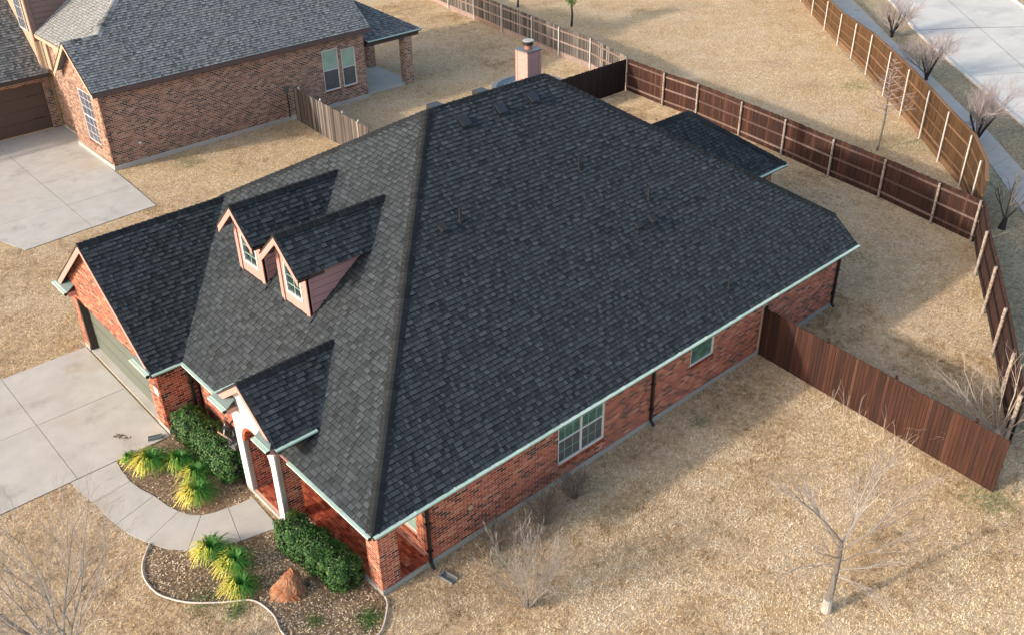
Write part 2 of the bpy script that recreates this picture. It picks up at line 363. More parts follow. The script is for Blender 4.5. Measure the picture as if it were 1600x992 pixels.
def brick_wall(house, pcs, O, U, Lg, H, mback, opens=(), planes=(), z0=.18, th=.22, cz=.082, bl=.235, top=None, lean=None):
    """masonry leaf: mortar backing with openings, bricks standing 7 mm proud; outward normal = U x Z"""
    O = Vector(O); U = Vector(U); Nn = U.cross(Vector((0, 0, 1)))
    us = sorted({0, Lg, *[o[0] for o in opens], *[o[1] for o in opens]}); zs = sorted({z0, H, *[o[2] for o in opens], *[o[3] for o in opens]})
    b = MB()
    for i in range(len(us)-1):
        for j in range(len(zs)-1):
            cu, cv = (us[i]+us[i+1])/2, (zs[j]+zs[j+1])/2
            if any(o[0] < cu < o[1] and o[2] < cv < o[3] for o in opens): continue
            Q = [O+U*us[i]+Vector((0,0,zs[j])), O+U*us[i+1]+Vector((0,0,zs[j])), O+U*us[i+1]+Vector((0,0,zs[j+1])), O+U*us[i]+Vector((0,0,zs[j+1]))]
            Q = clip(Q, planes)
            if len(Q) >= 3: b.prism([p-Nn*th for p in Q], Nn*th)
    wall = b.build('wall', mback, house)
    k = 0; gp = .016
    # clusters of darker bricks as in the photograph
    blobs = [] if mback is M['mortar_nb'] else [(rng.uniform(0, Lg), rng.uniform(z0, H), rng.uniform(.25, .6)) for _ in range(int(Lg*H/4)+1)]
    while z0 + k*cz + .02 < H:
        za, zb = z0+k*cz, min(z0+(k+1)*cz-gp, H)
        u = -(bl/2 if k % 2 else 0) - gp*.5
        while u < Lg:
            segs = [(max(u, 0), min(u+bl-gp, Lg))]
            for o in opens:
                if o[2] < (za+zb)/2 < o[3]:
                    ns = []
                    for a, c in segs:
                        if c <= o[0] or a >= o[1]: ns.append((a, c))
                        else:
                            if a < o[0]: ns.append((a, o[0]))
                            if c > o[1]: ns.append((o[1], c))
                    segs = ns
            for a, c in segs:
                if c-a < .03: continue
                P = [O+U*a+Vector((0,0,za)), O+U*c+Vector((0,0,za)), O+U*c+Vector((0,0,zb)), O+U*a+Vector((0,0,zb))]
                Q = clip(P, planes)
                if len(Q) < 3: continue
                rv = rng.random()
                cu, cv = (a+c)/2, (za+zb)/2
                if any((cu-x)**2+((cv-y)*1.8)**2 < r_*r_ for x, y, r_ in blobs) and rng.random() < .10: rv *= .25
                pr = .002 + rng.random()*.002; org = Q[0]; n = len(Q)
                lo = [((p-org).dot(U), (p-org).z) for p in Q]
                full = len(Q) == 4 and abs((c-a)-(bl-gp)) < 1e-6 and abs(zb-za-(cz-gp)) < 1e-6
                if full: pr = .003; lo = [(0, 0), (bl-gp, 0), (bl-gp, cz-gp), (0, cz-gp)]
                vs = [(x, y, pr) for x, y in lo] + [(x, y, -.002) for x, y in lo]
                fs = [tuple(range(n))] + [(i, n+i, n+(i+1) % n, (i+1) % n) for i in range(n)]
                pcs.add(frame(org, U, (0, 0, 1), Nn), ('b', cz) if full else None, (vs, fs), rv, wall if full else None)
            u += bl
        k += 1
    return wall
def sill_row(pcs, O, U, Lg, z, depth=.12, proj=.035):
    O = Vector(O); U = Vector(U); Nn = U.cross(Vector((0, 0, 1))); n = max(1, int(round(Lg/.075))); w_ = Lg/n
    vs = [(.004, -.10, -depth+.02), (w_-.004, -.10, -depth+.02), (w_-.004, -.10, proj), (.004, -.10, proj), (.004, 0, -depth+.02), (w_-.004, 0, -depth+.02), (w_-.004, -.02, proj), (.004, -.02, proj)]
    fs = [(0, 3, 2, 1), (4, 5, 6, 7), (3, 7, 6, 2), (0, 4, 7, 3), (1, 2, 6, 5)]
    fs = [tuple(reversed(f)) for f in fs]
    for i in range(n):
        pcs.add(frame(O+U*(i*w_)+Vector((0, 0, z)), U, (0, 0, 1), Nn), ('sill', round(w_, 4)), (vs, fs), .15+.6*rng.random())
def window(house, O, U, w_, z0, z1, kind='double', inset=.10, panes=(1, 2), top='glass_teal', bot='screen', fm='white', grid=None, fw_=.055, gm='glass_pale'):
    """framed sash window; U x Z is outward"""
    O = Vector(O); U = Vector(U); Z = Vector((0, 0, 1)); Nn = U.cross(Z); o = O - Nn*inset
    b = MB()
    def br(u0, u1, a, c, d0=0.0, d1=.05): b.obox(o+U*u0+Z*a+Nn*d0, U*(u1-u0), Z*(c-a), Nn*(d1-d0))
    br(0, w_, z0, z0+fw_); br(0, w_, z1-fw_, z1); br(0, fw_, z0+fw_, z1-fw_); br(w_-fw_, w_, z0+fw_, z1-fw_)
    nu, nz = panes; zm = z0+(z1-z0)*.5
    for i in range(1, nu): br(w_*i/nu-fw_*.6, w_*i/nu+fw_*.6, z0+fw_, z1-fw_, 0, .052)
    if nz == 2: br(fw_, w_-fw_, zm-fw_*.4, zm+fw_*.4, .002, .046)
    win = b.build('window', M[fm], house)
    br2 = MB()
    for i in range(nu):
        for j in range(nz):
            ua, ub = w_*i/nu, w_*(i+1)/nu; za, zb = (z0, zm) if (nz == 2 and j == 0) else ((zm, z1) if nz == 2 else (z0, z1))
            p = MB(); p.obox(o+U*ua+Z*za+Nn*.012, U*(ub-ua), Z*(zb-za), Nn*.006)
            p.build('pane', M[bot if (nz == 2 and j == 0) else top], win)
            if grid:
                gu, gz = grid
                for a in range(1, gu): br2.obox(o+U*(ua+(ub-ua)*a/gu-.008)+Z*za+Nn*.018, U*.016, Z*(zb-za), Nn*.008)
                for c in range(1, gz): br2.obox(o+U*ua+Z*(za+(zb-za)*c/gz-.008)+Nn*.0185, U*(ub-ua), Z*.016, Nn*.008)
    if br2.f: br2.build('muntin', M[gm], win)
    return win
def gutter(house, a, b, outn, end=True, nlen=1.22, skip=False):
    """trough with a run of pale guard covers; a->b along the eave, outn points away from the roof"""
    a, b, outn = Vector(a), Vector(b), Vector(outn); d = (b-a).normalized(); Ln = (b-a).length; Z = Vector((0, 0, 1))
    t = MB()
    prof = [(0, -.02), (.02, -.115), (.07, -.115), (.104, -.07), (.110, -.012), (.104, -.012), (.02, -.03)]
    P = [a + outn*x + Z*z for x, z in prof]
    t.prism(P, d*Ln)
    g = t.build('gutter', M['black'], house)
    n = max(1, round(Ln/nlen)); w_ = Ln/n
    for i in range(n):
        c = MB(); s0 = a + d*(i*w_+.006); e0 = d*(w_-.012)
        c.prism([s0+outn*-.015+Z*.004, s0+outn*.02+Z*-.004, s0+outn*.111+Z*-.006, s0+outn*.117+Z*-.045, s0+outn*.111+Z*-.045, s0+outn*.105+Z*-.012, s0+outn*-.015+Z*-.008], e0, rng.random())
        c.build('gutter_cover', M['mint'], g)
        if i:
            c2 = MB(); c2.obox(a+d*(i*w_-.014)+outn*.0+Z*.002, d*.028, outn*.113, Z*.004); c2.build('gutter_clip', M['white'], g)
    return g
def downspout(house, x, y, ztop, zbot=.12, kick=(0, -.18), base=None, m='black'):
    t = MB(); r = .042
    bx = base or (x, y)
    t.tube([(bx[0], bx[1], ztop), (x, y, ztop-.22), (x, y, zbot+.08), (x+kick[0]*.4, y+kick[1]*.4, zbot), (x+kick[0], y+kick[1], zbot-.07)], r*1.25, 4)
    t.obox((x-.075, y-.06, ztop-.9), (.15, 0, 0), (0, .12, 0), (0, 0, .03)); t.obox((x-.075, y-.06, .6), (.15, 0, 0), (0, .12, 0), (0, 0, .03))
    return t.build('downspout', M[m], house)

# ------------------------------------------------------------------ setting: ground, concrete, street
def sheet(name, pts, z, m, kind='structure', parent=None, th=.02):
    b = MB(); b.prism([(p[0], p[1], z-th) for p in pts] if area(pts) > 0 else [(p[0], p[1], z-th) for p in reversed(pts)], (0, 0, th)); return b.build(name, m, parent, kind=kind)
def area(p): return sum(p[i][0]*p[(i+1) % len(p)][1]-p[(i+1) % len(p)][0]*p[i][1] for i in range(len(p)))
g = MB(); N_ = 24
g.poly([(-350, -350, 0), (500, -350, 0), (500, 500, 0), (-350, 500, 0)]); g.build('ground', M['lawn'], kind='structure')
def slabs(name, polys, z=.03, m='concrete', gap=.012, base=None):
    """a paved area: a dark joint bed with separate slabs on it"""
    b = MB()
    for p in (base or polys): b.poly([(x, y, z-.022) for x, y in (p if area(p) > 0 else list(reversed(p)))])
    root = b.build(name, M['joint'], kind='structure')
    for p in polys:
        if area(p) < 0: p = list(reversed(p))
        c = Vector((sum(x for x, y in p)/len(p), sum(y for x, y in p)/len(p), 0))
        q = []
        for x, y in p:
            d = Vector((x, y, 0))-c; q.append(Vector((x, y, 0)) - d.normalized()*min(gap, d.length*.2))
        s = MB(); s.prism([(v.x, v.y, z-.018) for v in q], (0, 0, .018+rng.uniform(0, .003)), rng.random())
        s.build('slab', M[m], root)
    return root
dv = []
for i in range(6):
    x1 = -.80 if i == 0 else -.74-2.84*i; x0 = -.74-2.84*(i+1)
    dv.append([(x0, 9.74), (x1, 9.74), (x1, 13.0), (x0, 13.0)]); dv.append([(x0, 13.0), (x1, 13.0), (x1, 16.26), (x0, 16.26)])
DRIVE = [(-18, 9.7), (-.74, 9.7), (-.74, 16.28), (-18, 16.28)]
slabs('driveway', dv)
WALK = [(-3.8, 9.72), (-3.74, 9.0), (-3.64, 8.47), (-3.61, 7.8), (-3.53, 7.23), (-3.41, 6.6), (-3.21, 6.05), (-2.92, 5.45), (-2.54, 5.03), (-1.98, 4.64), (-1.35, 4.40), (-.36, 4.17),
        (-.3, 5.68), (-.62, 5.70), (-.99, 5.77), (-1.35, 5.85), (-1.67, 6.0), (-1.88, 6.22), (-2.05, 6.55), (-2.18, 7.0), (-2.28, 7.59), (-2.43, 8.1), (-2.52, 8.63), (-2.5, 9.3), (-2.45, 9.72)]
slabs('walkway', [[WALK[i] for i in idx] for idx in ([0, 1, 2, 22, 23, 24], [2, 3, 4, 20, 21, 22], [4, 5, 6, 18, 19, 20], [6, 7, 8, 16, 17, 18], [8, 9, 10, 14, 15, 16], [10, 11, 12, 13, 14])])
NBD = [[(-9, 26.5), (-.38, 26.44), (-.38, 27.93), (-9, 27.93)], [(-.38, 26.44), (.12, 24.89), (2.94, 25.04), (2.94, 27.93), (-.38, 27.93)], [(2.94, 25.04), (5.82, 25.18), (5.95, 27.93), (2.94, 27.93)],
       [(-9, 27.93), (2.94, 27.93), (2.94, 31.0), (-9, 31.0)], [(2.94, 27.93), (5.95, 27.93), (6.05, 31.0), (2.94, 31.0)],
       [(-9, 31), (2.94, 31), (2.94, 34.1), (-9, 34.1)], [(2.94, 31), (6.05, 31), (6.05, 34.1), (2.94, 34.1)],
       [(-9, 34.1), (2.94, 34.1), (2.94, 37.8), (-9, 37.8)], [(2.94, 34.1), (6.4, 34.1), (6.4, 37.8), (2.94, 37.8)]]
nbd = slabs('neighbour_driveway', NBD)
SIDEWALK_R = [(62.5, 27), (57.84, 22.47), (49.18, 13.63), (45.89, 10.07), (43.24, 7.32), (40.92, 4.96), (40.1, 4.05), (36.74, .93), (31, -4)]
SIDEWALK_L = [(61.3, 28.1), (56.6, 23.5), (48.0, 14.7), (44.7, 11.2), (42.05, 8.45), (39.7, 6.05), (37.95, 3.7), (35.1, 1.2), (29.6, -3.3)]
sw = []
for i in range(len(SIDEWALK_R)-1):
    n = max(1, round((Vector(SIDEWALK_R[i+1])-Vector(SIDEWALK_R[i])).length/1.5))
    for k in range(n):
        L2 = lambda P, t: tuple(Vector(P[i]).lerp(Vector(P[i+1]), t))
        sw.append([L2(SIDEWALK_L, k/n), L2(SIDEWALK_L, (k+1)/n), L2(SIDEWALK_R, (k+1)/n), L2(SIDEWALK_R, k/n)])
slabs('sidewalk', sw)
ROAD = [(72, 34), (60.0, 20.9), (53.77, 15.4), (50.5, 12.0), (47.5, 8.9), (44.2, 5.4), (40, .9), (30, -9.5), (37, -17), (47, -5), (56, 4.5), (61, 9.6), (66.2, 14.7), (74, 22.5), (90, 40)]
ROAD = ROAD[:1] + ROAD[1:]
road = sheet('road', ROAD, .012, M['road'])
c = MB()
for edge in (ROAD[:8], ROAD[8:]):
    for i in range(len(edge)-1):
        p, q = Vector((*edge[i], 0)), Vector((*edge[i+1], 0)); d = (q-p).normalized(); n = Vector((-d.y, d.x, 0))
        c.obox(p-n*.08, q-p, n*.16, (0, 0, .13))
c.build('kerb', M['road'], road)
jt = MB()
def ribbon(b, pts, wd, z):
    for i in range(len(pts)-1):
        p, q = Vector((*pts[i], z)), Vector((*pts[i+1], z)); d = (q-p).normalized(); n = Vector((-d.y, d.x, 0))*wd/2
        b.poly([p+n, p-n, q-n, q+n])
ribbon(jt, [(53.9, 15.45), (54.42, 15.3), (56.85, 13.6), (59.87, 11.0), (61.5, 9.9)], .07, .017); ribbon(jt, [(70, 25.2), (62.9, 17.91), (49.89, 5.9), (40, -4.5)], .03, .017)
ribbon(jt, [(47.6, 8.9), (55.4, 3.7)], .025, .0175)
ribbon(jt, [(60.2, 20.8), (66.2, 14.9)], .025, .0175)
jt.build('road_joint', M['joint'], road)
VERGE = [(61.5, 28.2), (48.1, 14.8), (39.8, 6.1), (35.0, 1.1), (29.2, -3.6), (22, -9.5), (14.9, -8.4), (16.3, -8.0), (20.8, -5.3), (28.3, -.9), (29.8, -.1), (33.0, 1.9), (36.9, 5.8), (43.0, 12.5), (47.7, 17.5), (55.0, 24.7)]
sheet('verge', VERGE, .008, M['verge'], th=.006)
sheet('verge', [(60.5, 25.0), (49.28, 13.6), (43.3, 7.25), (36.8, .9), (31, -4.1), (30, -9.4), (40, .85), (47.5, 8.85), (53.77, 15.35), (60, 20.8)], .008, M['verge'], th=.006)
BED_A = [(-2.46, 9.72), (-.76, 9.72), (.4, 9.8), (.4, 6.1), (-.25, 5.7)] + WALK[13:25]
BED_B = [(-3.15, 5.93), (-3.57, 5.41), (-3.77, 4.88), (-3.75, 4.23), (-3.55, 3.76), (-3.25, 3.34), (-2.79, 2.92), (-2.52, 2.72), (-2.15, 2.44), (-2.02, 2.12), (-1.98, 1.59), (-2.09, 1.0), (-1.9, .2), (-1.3, -.5), (-.6, -.65), (.04, -.15), (.33, .3), (.33, 4.1), (-.36, 4.17)] + [WALK[i] for i in (10, 9, 8, 7, 6)]
sheet('mulch_bed', BED_A, .010, M['mulch'], th=.006); sheet('mulch_bed', BED_B, .010, M['mulch'], th=.006)

# ------------------------------------------------------------------ main house
H = empty('brick_house', (0, 0, 0), 'red brick house in the middle with charcoal hip roof, two dormers and pale green gutters', 'house')
HE = 2.526; SF = .7326; SR = .7577; A_, C_, HR, B_, LX = 8.06, 7.79, 8.43, 12.77, 20.33
yP = 1.02; zP = HE + SR*yP
C0, E1, PP, R1, R2 = Vector((0, 0, HE)), Vector((LX, 0, HE)), Vector((LX, yP, zP)), Vector((A_, C_, HR)), Vector((B_, C_, HR))
WB = 15.58; B0, B1, PB = Vector((0, WB, HE)), Vector((LX, WB, HE)), Vector((LX, WB-yP, zP))
def plane_front(x): return HE + SF*x
NF = Vector((-SF, 0, 1)).normalized(); DF = NF.dot(C0)
above_front = (NF, DF)
deck(H, [C0, E1, PP, R2, R1], M['deck']); HX = Vector((3.72, 13.24, 5.25)); SB = .584; PB = Vector((LX, 16.57, zP))
deck(H, [C0, R1, (1.52, 16.0, HE+SF*1.52), (0, 16.0, HE)], M['deck']); deck(H, [HX, R1, R2, PB, (3.72, 16.57, zP)], M['shingle_cap']); deck(H, [R2, PP, PB], M['shingle_cap'])
S = Pieces('shingle', M['shingle'], H, 300)
VR = Vector((0, 1, SR)).normalized(); VF = Vector((1, 0, SF)).normalized()
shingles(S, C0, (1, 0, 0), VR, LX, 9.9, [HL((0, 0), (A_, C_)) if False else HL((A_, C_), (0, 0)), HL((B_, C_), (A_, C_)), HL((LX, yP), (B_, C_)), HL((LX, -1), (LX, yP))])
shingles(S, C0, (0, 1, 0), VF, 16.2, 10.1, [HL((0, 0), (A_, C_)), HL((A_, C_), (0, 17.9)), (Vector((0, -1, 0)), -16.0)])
CP = Pieces('ridge_cap', M['shingle_cap'], H, 300)
dR, dF, dB, dX = Vector((0, -1, -SR)), Vector((-1, 0, -SF)), Vector((0, 1, -SR)), Vector((1, 0, -.68))
caps(CP, C0+Vector((.05, .05, .04)), R1, dF, dR, .19); caps(CP, R1, R2, dR, dB, .2); caps(CP, PP, R2, dR, dX, .2); caps(CP, HX, R1, dF, dB, .2)
# garage wing
GY0, GY1, GYC, GZ = 9.47, 16.67, 13.07, 5.27; SG = (GZ-HE)/(GYC-GY0); GX = -.98
e_ = Vector((0, 1, SG)).normalized()
xv = (GZ-HE)/SF
deck(H, [(GX, GY0, HE), (0, GY0, HE), (xv, GYC, GZ), (GX, GYC, GZ)], M['deck']); deck(H, [(GX, GY1, HE), (2.0, GY1, HE), (xv, GYC, GZ), (GX, GYC, GZ)], M['shingle_cap'])
above_f2 = (NF, DF-.012)
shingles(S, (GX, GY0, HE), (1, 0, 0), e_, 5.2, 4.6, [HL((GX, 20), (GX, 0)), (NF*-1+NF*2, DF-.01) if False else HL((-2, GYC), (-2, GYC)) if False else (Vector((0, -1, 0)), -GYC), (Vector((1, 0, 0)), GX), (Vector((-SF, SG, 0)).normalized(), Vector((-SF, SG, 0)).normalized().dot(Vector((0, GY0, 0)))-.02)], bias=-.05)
caps(CP, (GX, GYC, GZ+.01), (xv, GYC, GZ+.01), (0, -1, -SG), (0, 1, -SG), .2)
# portico roof
PY, PHW, PZ, PXF = 4.95, 1.52, 4.34, -.40; PEZ = PZ-.75*PHW; xpv = (PZ-HE)/SF
def gable_roof(xf, yc, hw, zr, slope, name, tabs=True, th=.09, bias=-.05):
    """small gable roof running back into the front slope"""
    ze = zr-slope*hw; xr = (zr-HE)/SF; xe = (ze-HE)/SF
    for sgn in (-1, 1):
        deck(H, [(xf, yc+sgn*hw, ze), (xe, yc+sgn*hw, ze), (xr, yc, zr), (xf, yc, zr)], M['deck'])
    v = Vector((0, 1, slope)).normalized()
    nn = Vector((-SF, slope, 0)).normalized()
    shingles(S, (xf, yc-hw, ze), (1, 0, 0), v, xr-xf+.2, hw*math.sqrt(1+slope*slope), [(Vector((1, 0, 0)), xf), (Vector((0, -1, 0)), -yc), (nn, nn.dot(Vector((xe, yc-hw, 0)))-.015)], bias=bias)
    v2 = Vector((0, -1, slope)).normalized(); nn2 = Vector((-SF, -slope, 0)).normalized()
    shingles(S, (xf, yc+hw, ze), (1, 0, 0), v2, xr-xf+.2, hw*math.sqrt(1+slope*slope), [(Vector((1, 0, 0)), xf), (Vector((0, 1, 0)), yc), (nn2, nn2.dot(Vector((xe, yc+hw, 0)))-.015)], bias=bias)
    caps(CP, (xf, yc, zr+.01), (xr, yc, zr+.01), (0, -1, -slope), (0, 1, -slope), .19)
    return ze, xr, xe
def rakes(xf, yc, hw, zr, slope, m, hgt=.17, th=.03, parent=H, drop=.0):
    for sgn in (-1, 1):
        b = MB(); a0 = Vector((xf, yc, zr-.06-drop)); a1 = Vector((xf, yc+sgn*hw, zr-.06-drop-slope*hw)); dn = Vector((0, 0, -hgt*math.sqrt(1+slope*slope)))
        b.prism([a0, a1, a1+dn, a0+dn] if sgn < 0 else [a0, a0+dn, a1+dn, a1], (-th, 0, 0)); b.build('rake_board', m, parent)
        dr = MB(); dr.bar(a0+Vector((-th/2, 0, .04)), a1+Vector((-th/2, 0, .04)), .05, .025); dr.build('drip_edge', M['darkfascia'], parent)
gable_roof(PXF, PY, PHW, PZ, .75, 'portico')
rakes(PXF+.02, PY, PHW, PZ, .75, M['pink'], .16)
rakes(GX+.02, GYC, GYC-GY0-.25, GZ, SG, M['pink'], .17)
# gutters
gutter(H, (0, 0, HE), (LX, 0, HE), (0, -1, 0)); gutter(H, (0, 3.55, HE), (0, 0, HE), (-1, 0, 0)); gutter(H, (0, 9.40, HE), (0, 6.35, HE), (-1, 0, 0))
gutter(H, (GX, GY0, HE), (.05, GY0, HE), (0, -1, 0)); gutter(H, (PXF-.02, PY-PHW, PEZ), (.78, PY-PHW, PEZ), (0, -1, 0)); gutter(H, (.95, PY+PHW, PEZ), (PXF-.02, PY+PHW, PEZ), (0, 1, 0))
gutter(H, (LX, 2.2, zP), (LX, yP, zP), (1, 0, 0))
# little roofed returns at the gable feet
def returns(x0, ya, yb, z, dep, rise):
    """ya is the outer end (hipped), yb the inner end; slopes up to the wall"""
    sg = 1 if yb > ya else -1; b = MB()
    P = [(x0, ya, z), (x0, yb, z), (x0+dep, yb, z+rise), (x0+dep, ya+sg*dep*1.1, z+rise)]
    b.prism(P if sg < 0 else P[::-1], (0, 0, .02), .6)
    o = b.build('gable_return', M['return'], H)
    s = MB(); s.prism([(x0+.01, ya+sg*.02, z-.16), (x0+.01, yb, z-.16), (x0+dep+.02, yb, z-.16), (x0+dep+.02, ya+sg*.02, z-.16)], (0, 0, .14)); s.build('soffit', M['pink'], o)
    if ya > yb: gutter(H, (x0, ya, z+.02), (x0, yb, z+.02), (-1, 0, 0))
    else: gutter(H, (x0, yb, z+.02), (x0, ya, z+.02), (-1, 0, 0))
M['return'] = mat('greenish grey flashing roof', [(.11, .15, .15)], .55, 10, .3, .7)
returns(-1.02, GY0-.02, GY0+1.12, HE, .30, .2); returns(-1.02, GY1+.02, GY1-1.05, HE, .30, .2)
returns(PXF-.12, PY-PHW, PY-PHW+.75, PEZ, .28, .2); returns(PXF-.12, PY+PHW, PY+PHW-.85, PEZ, .28, .2)
# masonry
BR = Pieces('brick', M['brick'], H, 300)
FND = MB()
def found(x0, y0, x1, y1, z=.18): FND.box((x0, y0, -.05), (x1, y1, z))
found(1.85, .355, 19.95, .7); found(.32, .355, 1.849, .62, .16); found(.30, .621, .55, 4.09, .16); found(-.20, 4.1, .4, 6.12, .16); found(.36, 6.12, .7, 9.82)
found(-.76, 9.79, .4, 10.3); found(-.76, 10.301, -.44, 10.60); found(-.76, 15.91, -.44, 16.02); found(-.76, 16.021, 1.0, 16.35)
found(19.6, .7, 19.95, 15.2); found(1.0, 15.0, 19.6, 15.2)
FND.build('foundation', M['concrete_dk'], H)
# right flank: outward -Y
brick_wall(H, BR, (1.85, .38, 0), (1, 0, 0), 18.07, 2.46, M['mortar'], [(6.28-1.85, 8.12-1.85, .62, 2.2), (11.90-1.85, 13.03-1.85, 1.22, 2.2)], th=.25)
window(H, (6.28, .38, 0), (1, 0, 0), 1.84, .62, 2.2, panes=(2, 2), grid=(3, 2), inset=.07)
window(H, (11.90, .38, 0), (1, 0, 0), 1.13, 1.22, 2.2, panes=(1, 1), top='glass_teal', inset=.07)
sill_row(BR, (6.28, .38, 0), (1, 0, 0), 1.84, .62); sill_row(BR, (11.9, .38, 0), (1, 0, 0), 1.13, 1.22)
# rear end wall and back wall (plain leaves)
bk = MB(); bk.box((19.68, .63, .18), (19.92, 1.6, 2.46)); bk.box((19.68, 1.6, .18), (19.92, 14.0, 3.2)); bk.box((1.9, 15.0, .18), (19.68, 15.2, 2.46)); bk.build('wall', M['brick'], H)
# front wall behind the porch, outward -X  (U must be -Y)
brick_wall(H, BR, (1.85, 6.3, 0), (0, -1, 0), 5.92, 2.46, M['mortar'], [(3.7, 5.35, .60, 2.15), (.62, 1.62, .18, 2.25)])
window(H, (1.85, 2.6, 0), (0, -1, 0), 1.65, .60, 2.15, panes=(1, 2), inset=.09, top='glass_pale', bot='glass_pale'); sill_row(BR, (1.85, 2.6, 0), (0, -1, 0), 1.65, .60)
dm = MB(); dm.box((1.93, 4.68, .18), (1.98, 5.68, 2.25)); fd = dm.build('front_door', mat('dark walnut door', [(.06, .028, .016)], .4), H)
kb = MB(); kb.tube([(1.92, 4.8, 1.0), (1.88, 4.8, 1.0), (1.88, 4.8, 1.15)], .015, 6); kb.build('door_handle', M['lead'], fd)
brick_wall(H, BR, (.38, 9.6, 0), (0, -1, 0), 3.3, 2.46, M['mortar'])
brick_wall(H, BR, (.38, 6.3, 0), (1, 0, 0), 1.47, 2.46, M['mortar'], th=.2)
# corner pillar, bricks on four sides
def pillar(x0, y0, x1, y1, z0, z1, pcs=BR, hs=H, mm='mortar', nm='pillar'):
    b = MB(); b.box((x0+.008, y0+.008, z0), (x1-.008, y1-.008, z1)); p = b.build(nm, M[mm], hs)
    brs = [((x0, y0+.008, 0), (1, 0, 0), x1-x0), ((x1-.008, y0, 0), (0, 1, 0), y1-y0), ((x1, y1-.008, 0), (-1, 0, 0), x1-x0), ((x0+.008, y1, 0), (0, -1, 0), y1-y0)]
    for o, u, l in brs:
        o = Vector(o); u = Vector(u); n = u.cross(Vector((0, 0, 1))); k = 0
        while z0+k*.082 < z1-.03:
            x = 0 if k % 2 else -.117
            while x < l-.03:
                a, c = max(x, 0), min(x+.217, l)
                if c-a > .03:
                    full = c-a > .2165
                    vs = [(0, 0, .001), (c-a, 0, .001), (c-a, .064, .001), (0, .064, .001), (0, 0, -.009), (c-a, 0, -.009), (c-a, .064, -.009), (0, .064, -.009)]
                    pcs.add(frame(o+u*a+Vector((0, 0, z0+k*.082)), u, (0, 0, 1), n), ('p', round(c-a, 3)), (vs, [(0, 1, 2, 3), (0, 4, 5, 1), (1, 5, 6, 2), (2, 6, 7, 3), (3, 7, 4, 0)]), rng.random(), p)
                x += .235
            k += 1
    return p
pillar(.34, .37, .90, .93, .18, 2.42)
# portico: white faced arch wall between two brick piers
pillar(-.06, 4.02, .42, 4.24, .18, 2.4, nm='column'); pillar(-.06, 5.78, .42, 6.06, .18, 2.4, nm='column')
def arch_wall(xa, xb, y0, y1, ya, yb, zs, ztop, gz, m, n=14):
    """front sheet of the portico with a round-headed opening, thickness xa..xb"""
    b = MB(); yc = (ya+yb)/2; r = (yb-ya)/2
    def pr(pts): b.prism([(xb, y, z) for y, z in pts], (xa-xb, 0, 0))
    pr([(y0, .18), (y0, zs), (ya, zs), (ya, .18)]); pr([(yb, .18), (yb, zs), (y1, zs), (y1, .18)])
    arc = [(yc-r*math.cos(math.pi*i/n), zs+r*math.sin(math.pi*i/n)) for i in range(n+1)]
    def topz(y): return gz-.75*abs(y-PY)
    edge = [y0+(y1-y0)*i/n for i in range(n+1)]
    for i in range(n):
        quad = [arc[i], (edge[i], topz(edge[i])), (edge[i+1], topz(edge[i+1])), arc[i+1]]
        pr(quad)
    pr([(y0, zs), (y0, topz(y0)), (ya, zs)]); pr([(y1, topz(y1)), (y1, zs), (yb, zs)])
    return b.build('portico_front', m, H)
af = arch_wall(-.21, -.17, 4.0, 6.1, 4.28, 5.76, 1.95, 2.7, 4.1, M['white']); arch_wall(-.17, -.062, 4.002, 6.098, 4.281, 5.759, 1.951, 2.7, 4.09, M['stone'])
ring = MB(); n = 18
for i in range(n):
    a0, a1 = math.pi*i/n+.02, math.pi*(i+1)/n-.02; r0, r1 = .65, .74; yc, zc = 5.02, 1.95
    ring.prism([(-.05, yc-r*math.cos(a), zc+r*math.sin(a)) for r, a in ((r1, a0), (r1, a1), (r0, a1), (r0, a0))], (-.14, 0, 0), .6+.3*rng.random())
ring.build('arch_brick', M['brick'], H, kind='stuff')
sf = MB(); sf.prism([(.45, PY-PHW+.1, PEZ-.05), (.45, PY, PZ-.12), (.45, PY+PHW-.1, PEZ-.05)], (.05, 0, 0)); sf.box((-.05, PY-PHW+.1, 2.44), (.45, PY+PHW-.1, 2.48)); sf.build('soffit', M['pink'], H)
# garage front, outward -X, flush gable over the opening
gp = [(Vector((0, -SG, -1)).normalized(), Vector((0, -SG, -1)).normalized().dot(Vector((0, GYC, GZ-.12)))), (Vector((0, SG, -1)).normalized(), Vector((0, SG, -1)).normalized().dot(Vector((0, GYC, GZ-.12))))]
brick_wall(H, BR, (-.74, 16.33, 0), (0, -1, 0), 6.52, 5.2, M['mortar'], [(.42, 5.72, .0, 2.18)], gp, th=.26)
brick_wall(H, BR, (-.74, 9.81, 0), (1, 0, 0), 1.13, 2.46, M['mortar'])
gl = MB(); gl.box((-.74+.01, 16.1, .18), (6.0, 16.33, 2.46)); gl.build('wall', M['brick'], H)
db = MB(); db.box((-.46, 10.6, .02), (-.42, 15.92, 2.2)); gd = db.build('garage_door', M['door'], H)
for i in range(4):
    p = MB()
    p.box((-.485, 10.6, .03+i*.54), (-.46, 15.92, .03+i*.54+.515)); p.build('door_panel', M['door'], gd)
jm = MB(); jm.box((-.48, 15.88, .02), (-.47, 15.92, 2.2)); jm.box((-.48, 10.60, .02), (-.47, 10.63, 2.2)); jm.build('door_trim', M['darkfascia'], gd, kind='stuff'); jm = MB(); jm.box((-.72, 15.86, .05), (-.482, 15.905, 2.18)); jm.build('jamb_shade_board', M['darkfascia'], gd)  # last board is added dark to paint the left jamb's shaded reveal
ap = MB(); ap.box((-.73, 10.6, -.04), (-.40, 15.91, .045)); ap.build('garage_floor', M['concrete'], H)
pl = MB(); pl.box((-.765, 9.92, 1.38), (-.748, 10.20, 1.62)); pl.build('address_plaque', M['white'], H)
